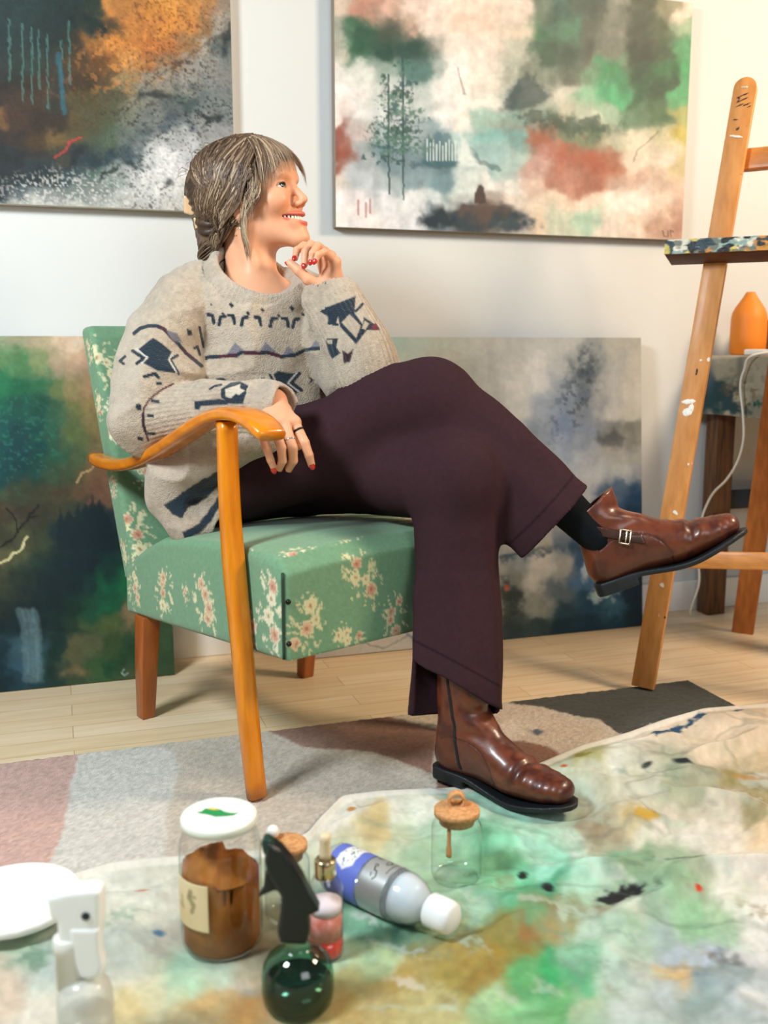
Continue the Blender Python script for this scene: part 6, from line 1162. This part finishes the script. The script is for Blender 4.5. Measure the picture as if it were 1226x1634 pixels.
TS = SDF(); TS.u(thR.prims()); TS.u(thL.prims(), .03); TS.u(d_ell(CW(0, .13, .545), (.185, .15, .115), (CX, CF, ZV)), .04)
TS.u(d_and(snL.prims(), hLp), .022); TS.u(d_and(snR.prims(), hR), .024)
def tf(P, d):
    sh = P.shape[:-1]; p = P.reshape(-1, 3); d = d.reshape(-1).copy(); i = np.where(np.abs(d) < .03)[0]
    if len(i):
        p = p[i]; q = p+.04*np.stack([vnoise(p*8, 61), vnoise(p*8, 62), vnoise(p*8, 63)], -1); w1 = 1-np.abs(2*fbm(q*np.array([9, 9, 4]), 2, 71)-1); d[i] += .0085*(.6-w1)
    return d.reshape(sh)
TS.post = tf
def inner(sw, i0, dr, ext): P0 = sw.P[i0:]; s2 = Sweep.__new__(Sweep); s2.__dict__.update(sw.__dict__); s2.P = sw.P[i0:]; s2.AB = sw.AB[i0:]-dr; s2.X = sw.X[i0:]; s2.Y = sw.Y[i0:]; s2.T = sw.T[i0:]; s2.L = sw.L[i0:]; s2.n = len(s2.P); return s2.prims()
core_t = TS; TF = SDF(); TF.u(((lambda P: (lambda r: np.full(P.shape[:-1], .5) if r is None else r)(core_t.ev(P, P.reshape(-1, 3).mean(0), np.linalg.norm(P.reshape(-1, 3)-P.reshape(-1, 3).mean(0), axis=1).max()+1e-6))), CW(.15, .45, .5), .80))
TF.sub(inner(snL, 8, .011, 0), .002); TF.sub(inner(snR, 9, .010, 0), .002)
V, Q = sdf_mesh(TF, .0034, B=20, smooth=1)
ct = np.tile(hx('362328'), (len(V), 1)); ct *= (.9+.2*fbm(V*180, 2, 3))[:, None]
for hp_, lo, hi in ((hR, -.9, 1), (hLp, -.9, 1)):
    dist = -hp_(V); dl = snR.full(V)[0] if hp_ is hR else snL.full(V)[0]; on = (dl < .02)
    st = (1-sst(.0008, .0030, np.abs(dist-.034)))*on; ct = mixc(ct, hx('22161b'), st*.8)
tw_m = mat('plum_cotton_twill', attr=True, rough=.9, spec=.08, bump=(800, .3, .0008))
trou = part(mesh_np('trousers', V, Q, tw_m, col=np.clip(ct, .008, .8)))
# outer seam stitched down the planted leg
bm = bmesh.new(); sp_ = []
for i in np.linspace(3, snL.n-1, 60):
    k = int(min(i, snL.n-2)); f_ = i-k; a = -2.2; P0 = snL.P[k]+(snL.P[k+1]-snL.P[k])*f_; ab = snL.AB[k]+(snL.AB[k+1]-snL.AB[k])*f_; sp_.append((P0, snL.X[k], snL.Y[k], ab))
# ---- sock
black = mat('black_knit_sock', '14171a', rough=.95, bump=(500, .4, .001), spec=.1)
S = SDF(); S.u(d_cone(U(868, 776, 1.845), U(955, 858, 1.838), .041, .032)); V, Q = sdf_mesh(S, .003); part(mesh_np('sock', V, Q, black))
S = SDF(); S.u(d_cone(U(735, 1090, 1.83), U(746, 1150, 1.83), .043, .036)); V, Q = sdf_mesh(S, .003); part(mesh_np('sock', V, Q, black))
# ================================================================== boots (x heel to toe, y left, z up)
leather = mat('brown_leather', attr=True, rough=.36, coat=.18, spec=.5, bump=(120, .12, .0012), bump2=(30, .15, .003)); sole_m = mat('black_rubber_sole', '14171a', rough=.5, bump=(150, .1, .001)); brass = mat('worn_buckle_metal', 'b9ab94', rough=.25, metal=1.0); zip_m = mat('dark_zip_tape', '0f1214', rough=.7)
def boot(org, ax, side, crease, open_tilt, sh_top=.178, rear_top=.178):
    A = np.array([nrm(a) for a in ax])
    def w(x, y, z): return org+A[0]*x+A[1]*y+A[2]*z
    base = lambda x: .014*(1-sst(.06, .17, x))+.020*sst(.17, .30, x)
    pts = [(.034, .062), (.085, .060), (.135, .048), (.185, .041), (.235, .040), (.262, .041)]; ab = [(.031, .044), (.033, .048), (.036, .041), (.0405, .034), (.0385, .028), (.030, .022)]
    ft = Sweep([w(x, 0, z+.004) for x, z in pts], ab, A[1], 12); S = SDF(); S.u(ft.prims()); 
    sh = Sweep([w(.060, 0, .055), w(.052, 0, .10), w(.046+open_tilt*.5, 0, .14), w(.044+open_tilt, 0, sh_top+.01)], [(.036, .050), (.036, .046), (.040, .050), (.043, .055)], A[1], 8, flat1=True); topf = plane(w(.0, 0, rear_top), nrm(A[2]*.085-A[0]*(sh_top-rear_top))); S.u(d_and(sh.prims(), topf), .022); S.u(d_cone(w(.080, 0, .10), w(.165, 0, .054), .030, .026), .03); S.u(d_ell(w(.036, 0, .045), (.036, .033, .032), A), .012)
    S.cut(plane(w(0, 0, .021), -A[2])) if False else None
    fl = lambda P: (lambda q: (.0095+base(q[:, 0])-q[:, 2]).reshape(P.shape[:-1]))(((P-org)@A.T).reshape(-1, 3))
    def post(P, d):
        q = ((P-org)@A.T); x, y, z = q[..., 0], q[..., 1], q[..., 2]
        d = d+.0030*np.sin(z*150+x*40+2*vnoise(q*30, 3))*np.exp(-((z-.125)/.03)**2)*sst(.03, .09, x)*crease+.0022*np.sin(x*190-z*90+2*vnoise(q*40, 5))*np.exp(-((x-.20)/.022)**2)*sst(.03, .06, z)*crease
        seam = np.abs(np.hypot(x-.075, (z-.03)*1.15)-.075); d = d+.0016*(1-sst(.0006, .0022, seam))*(x > .03)
        d = np.maximum(d, fl(P)); return d
    S.post = post; F = SDF(); F.u(((lambda P: (lambda r: np.full(P.shape[:-1], .5) if r is None else r)(S.ev(P, P.reshape(-1, 3).mean(0), np.linalg.norm(P.reshape(-1, 3)-P.reshape(-1, 3).mean(0), axis=1).max()+1e-6))), w(.13, 0, .09), .2))
    F.sub(d_cone(w(.047+open_tilt*.6, 0, sh_top-.035), w(.044+open_tilt*1.3, 0, sh_top+.05), .034, .040), .002)
    V, Q = sdf_mesh(F, .0024, B=20, smooth=1); q = (V-org)@A.T
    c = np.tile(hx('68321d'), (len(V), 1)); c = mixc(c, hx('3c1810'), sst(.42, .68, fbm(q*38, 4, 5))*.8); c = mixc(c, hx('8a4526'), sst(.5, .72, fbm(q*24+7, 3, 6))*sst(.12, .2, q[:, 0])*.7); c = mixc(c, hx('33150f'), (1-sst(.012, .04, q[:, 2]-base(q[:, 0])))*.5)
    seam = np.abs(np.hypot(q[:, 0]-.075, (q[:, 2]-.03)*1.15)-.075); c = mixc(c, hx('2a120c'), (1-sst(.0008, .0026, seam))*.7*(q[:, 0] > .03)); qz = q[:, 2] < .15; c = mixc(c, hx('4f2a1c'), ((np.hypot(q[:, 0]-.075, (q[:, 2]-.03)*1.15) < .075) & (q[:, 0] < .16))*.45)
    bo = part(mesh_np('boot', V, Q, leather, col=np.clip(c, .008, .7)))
    out = [(.002, -.024), (.0, 0), (.002, .024), (.012, .034), (.04, .0365), (.09, .034), (.14, .0375), (.19, .0455), (.225, .046), (.258, .040), (.282, .026), (.292, .008), (.292, -.008), (.282, -.026), (.258, -.040), (.225, -.046), (.19, -.0455), (.14, -.0375), (.09, -.034), (.04, -.0365), (.012, -.034)]
    wz = lambda q: np.stack([q[:, 0], q[:, 1], q[:, 2]-base(q[:, 0])], 1)
    S2 = SDF(); f_, c_, r_ = d_ext(out, w(0, 0, .0055), (A[0], A[1], A[2]), .0050, .002, wz); S2.u((f_, c_, r_+.03)); heel = [(x, y) for x, y in out if x < .085]; heel = [(.002, -.024), (0, 0), (.002, .024), (.012, .034), (.04, .0365), (.078, .035), (.078, -.035), (.04, -.0365), (.012, -.034)]; S2.u(d_ext(heel, w(0, 0, .0095), (A[0], A[1], A[2]), .0095, .002), .001)
    V, Q = sdf_mesh(S2, .0022, B=20, smooth=1); o = mesh_np('sole', V, Q, sole_m, bo)
    if side == 'buckle':
        # strap round the ankle with a metal buckle on the outer side
        off = .0042; pl_n = nrm(A[0]*.42+A[2]*-.90); pc_ = w(.075, 0, .098); SB = SDF()
        SB.u(((lambda P: np.maximum(np.maximum(np.abs(S.ev(P) if True else 0)-off, np.abs((P-pc_)@nrm(A[2]*.86+A[0]*.50))-.0085), np.maximum(((P-org)@A[1])-.01, ((P-org)@A[0])-.112))), w(.07, -.03, .09), .075)); V, Q = sdf_mesh(SB, .0018, B=20, smooth=1); qq = (V-org)@A.T; mesh_np('strap', V, Q, leather, bo, col=np.tile(hx('3c1e14'), (len(V), 1)))
        # find the outer surface point for the buckle
        best = None
        for t in np.linspace(.02, .07, 60):
            p = w(.082, -t, .092)
            if S.ev(p[None])[0] > .0035: best = p; break
        u1 = nrm(A[0]*.86-A[2]*.50); u2 = nrm(A[2]*.86+A[0]*.50); nn_ = nrm(-A[1]+A[0]*.25+A[2]*.1); u1 = nrm(u1-nn_*(u1@nn_)); u2 = np.cross(nn_, u1); bm = bmesh.new()
        for d0, s0 in ((u2*.0125, (.020, .003, .003)), (-u2*.0125, (.020, .003, .003)), (u1*.0095, (.003, .027, .003)), (-u1*.0095, (.003, .027, .003)), (u1*.002, (.003, .027, .0026))): box(bm, best+d0+nn_*.001, s0, (u1, u2, nn_))
        bm_obj('buckle', bm, brass, bo, bevel=.0007)
    else:
        SB = SDF(); SB.u(((lambda P: np.maximum(np.maximum(np.abs(S.ev(P))-.0016, np.abs((P-w(.068, 0, .09))@nrm(A[0]*.96+A[2]*.16))-.0032), np.maximum(((P-org)@A[1])+.012, .036-((P-org)@A[2])))), w(.066, -.03, .10), .085)); V, Q = sdf_mesh(SB, .0016, B=20, smooth=1); mesh_np('zipper', V, Q, zip_m, bo)
    return bo
# planted left boot
hl = UZ(690, 1248, .012); tl = UZ(926, 1301, .012); ax0 = nrm([tl[0]-hl[0], tl[1]-hl[1], 0]); ax0 = rot_about(ax0, ZV, math.radians(-15)); ay0 = np.cross(ZV, ax0); boot(hl+ay0*.036+ZV*.0065-ax0*.012, (ax0, ay0, ZV), 'zip', 1.0, .012, .215, .215)
# crossed right boot
h0 = U(955, 953, 1.845); t0_ = U(1197, 868, 1.80); ax0 = nrm(t0_-h0); az0 = nrm(U(955-.34*100, 953-.94*100, 1.845)-h0); az0 = nrm(az0-ax0*(az0@ax0)); ay0 = np.cross(az0, ax0); boot(h0+ay0*.01, (ax0, ay0, az0), 'buckle', 1.0, -.004, .180, .146)
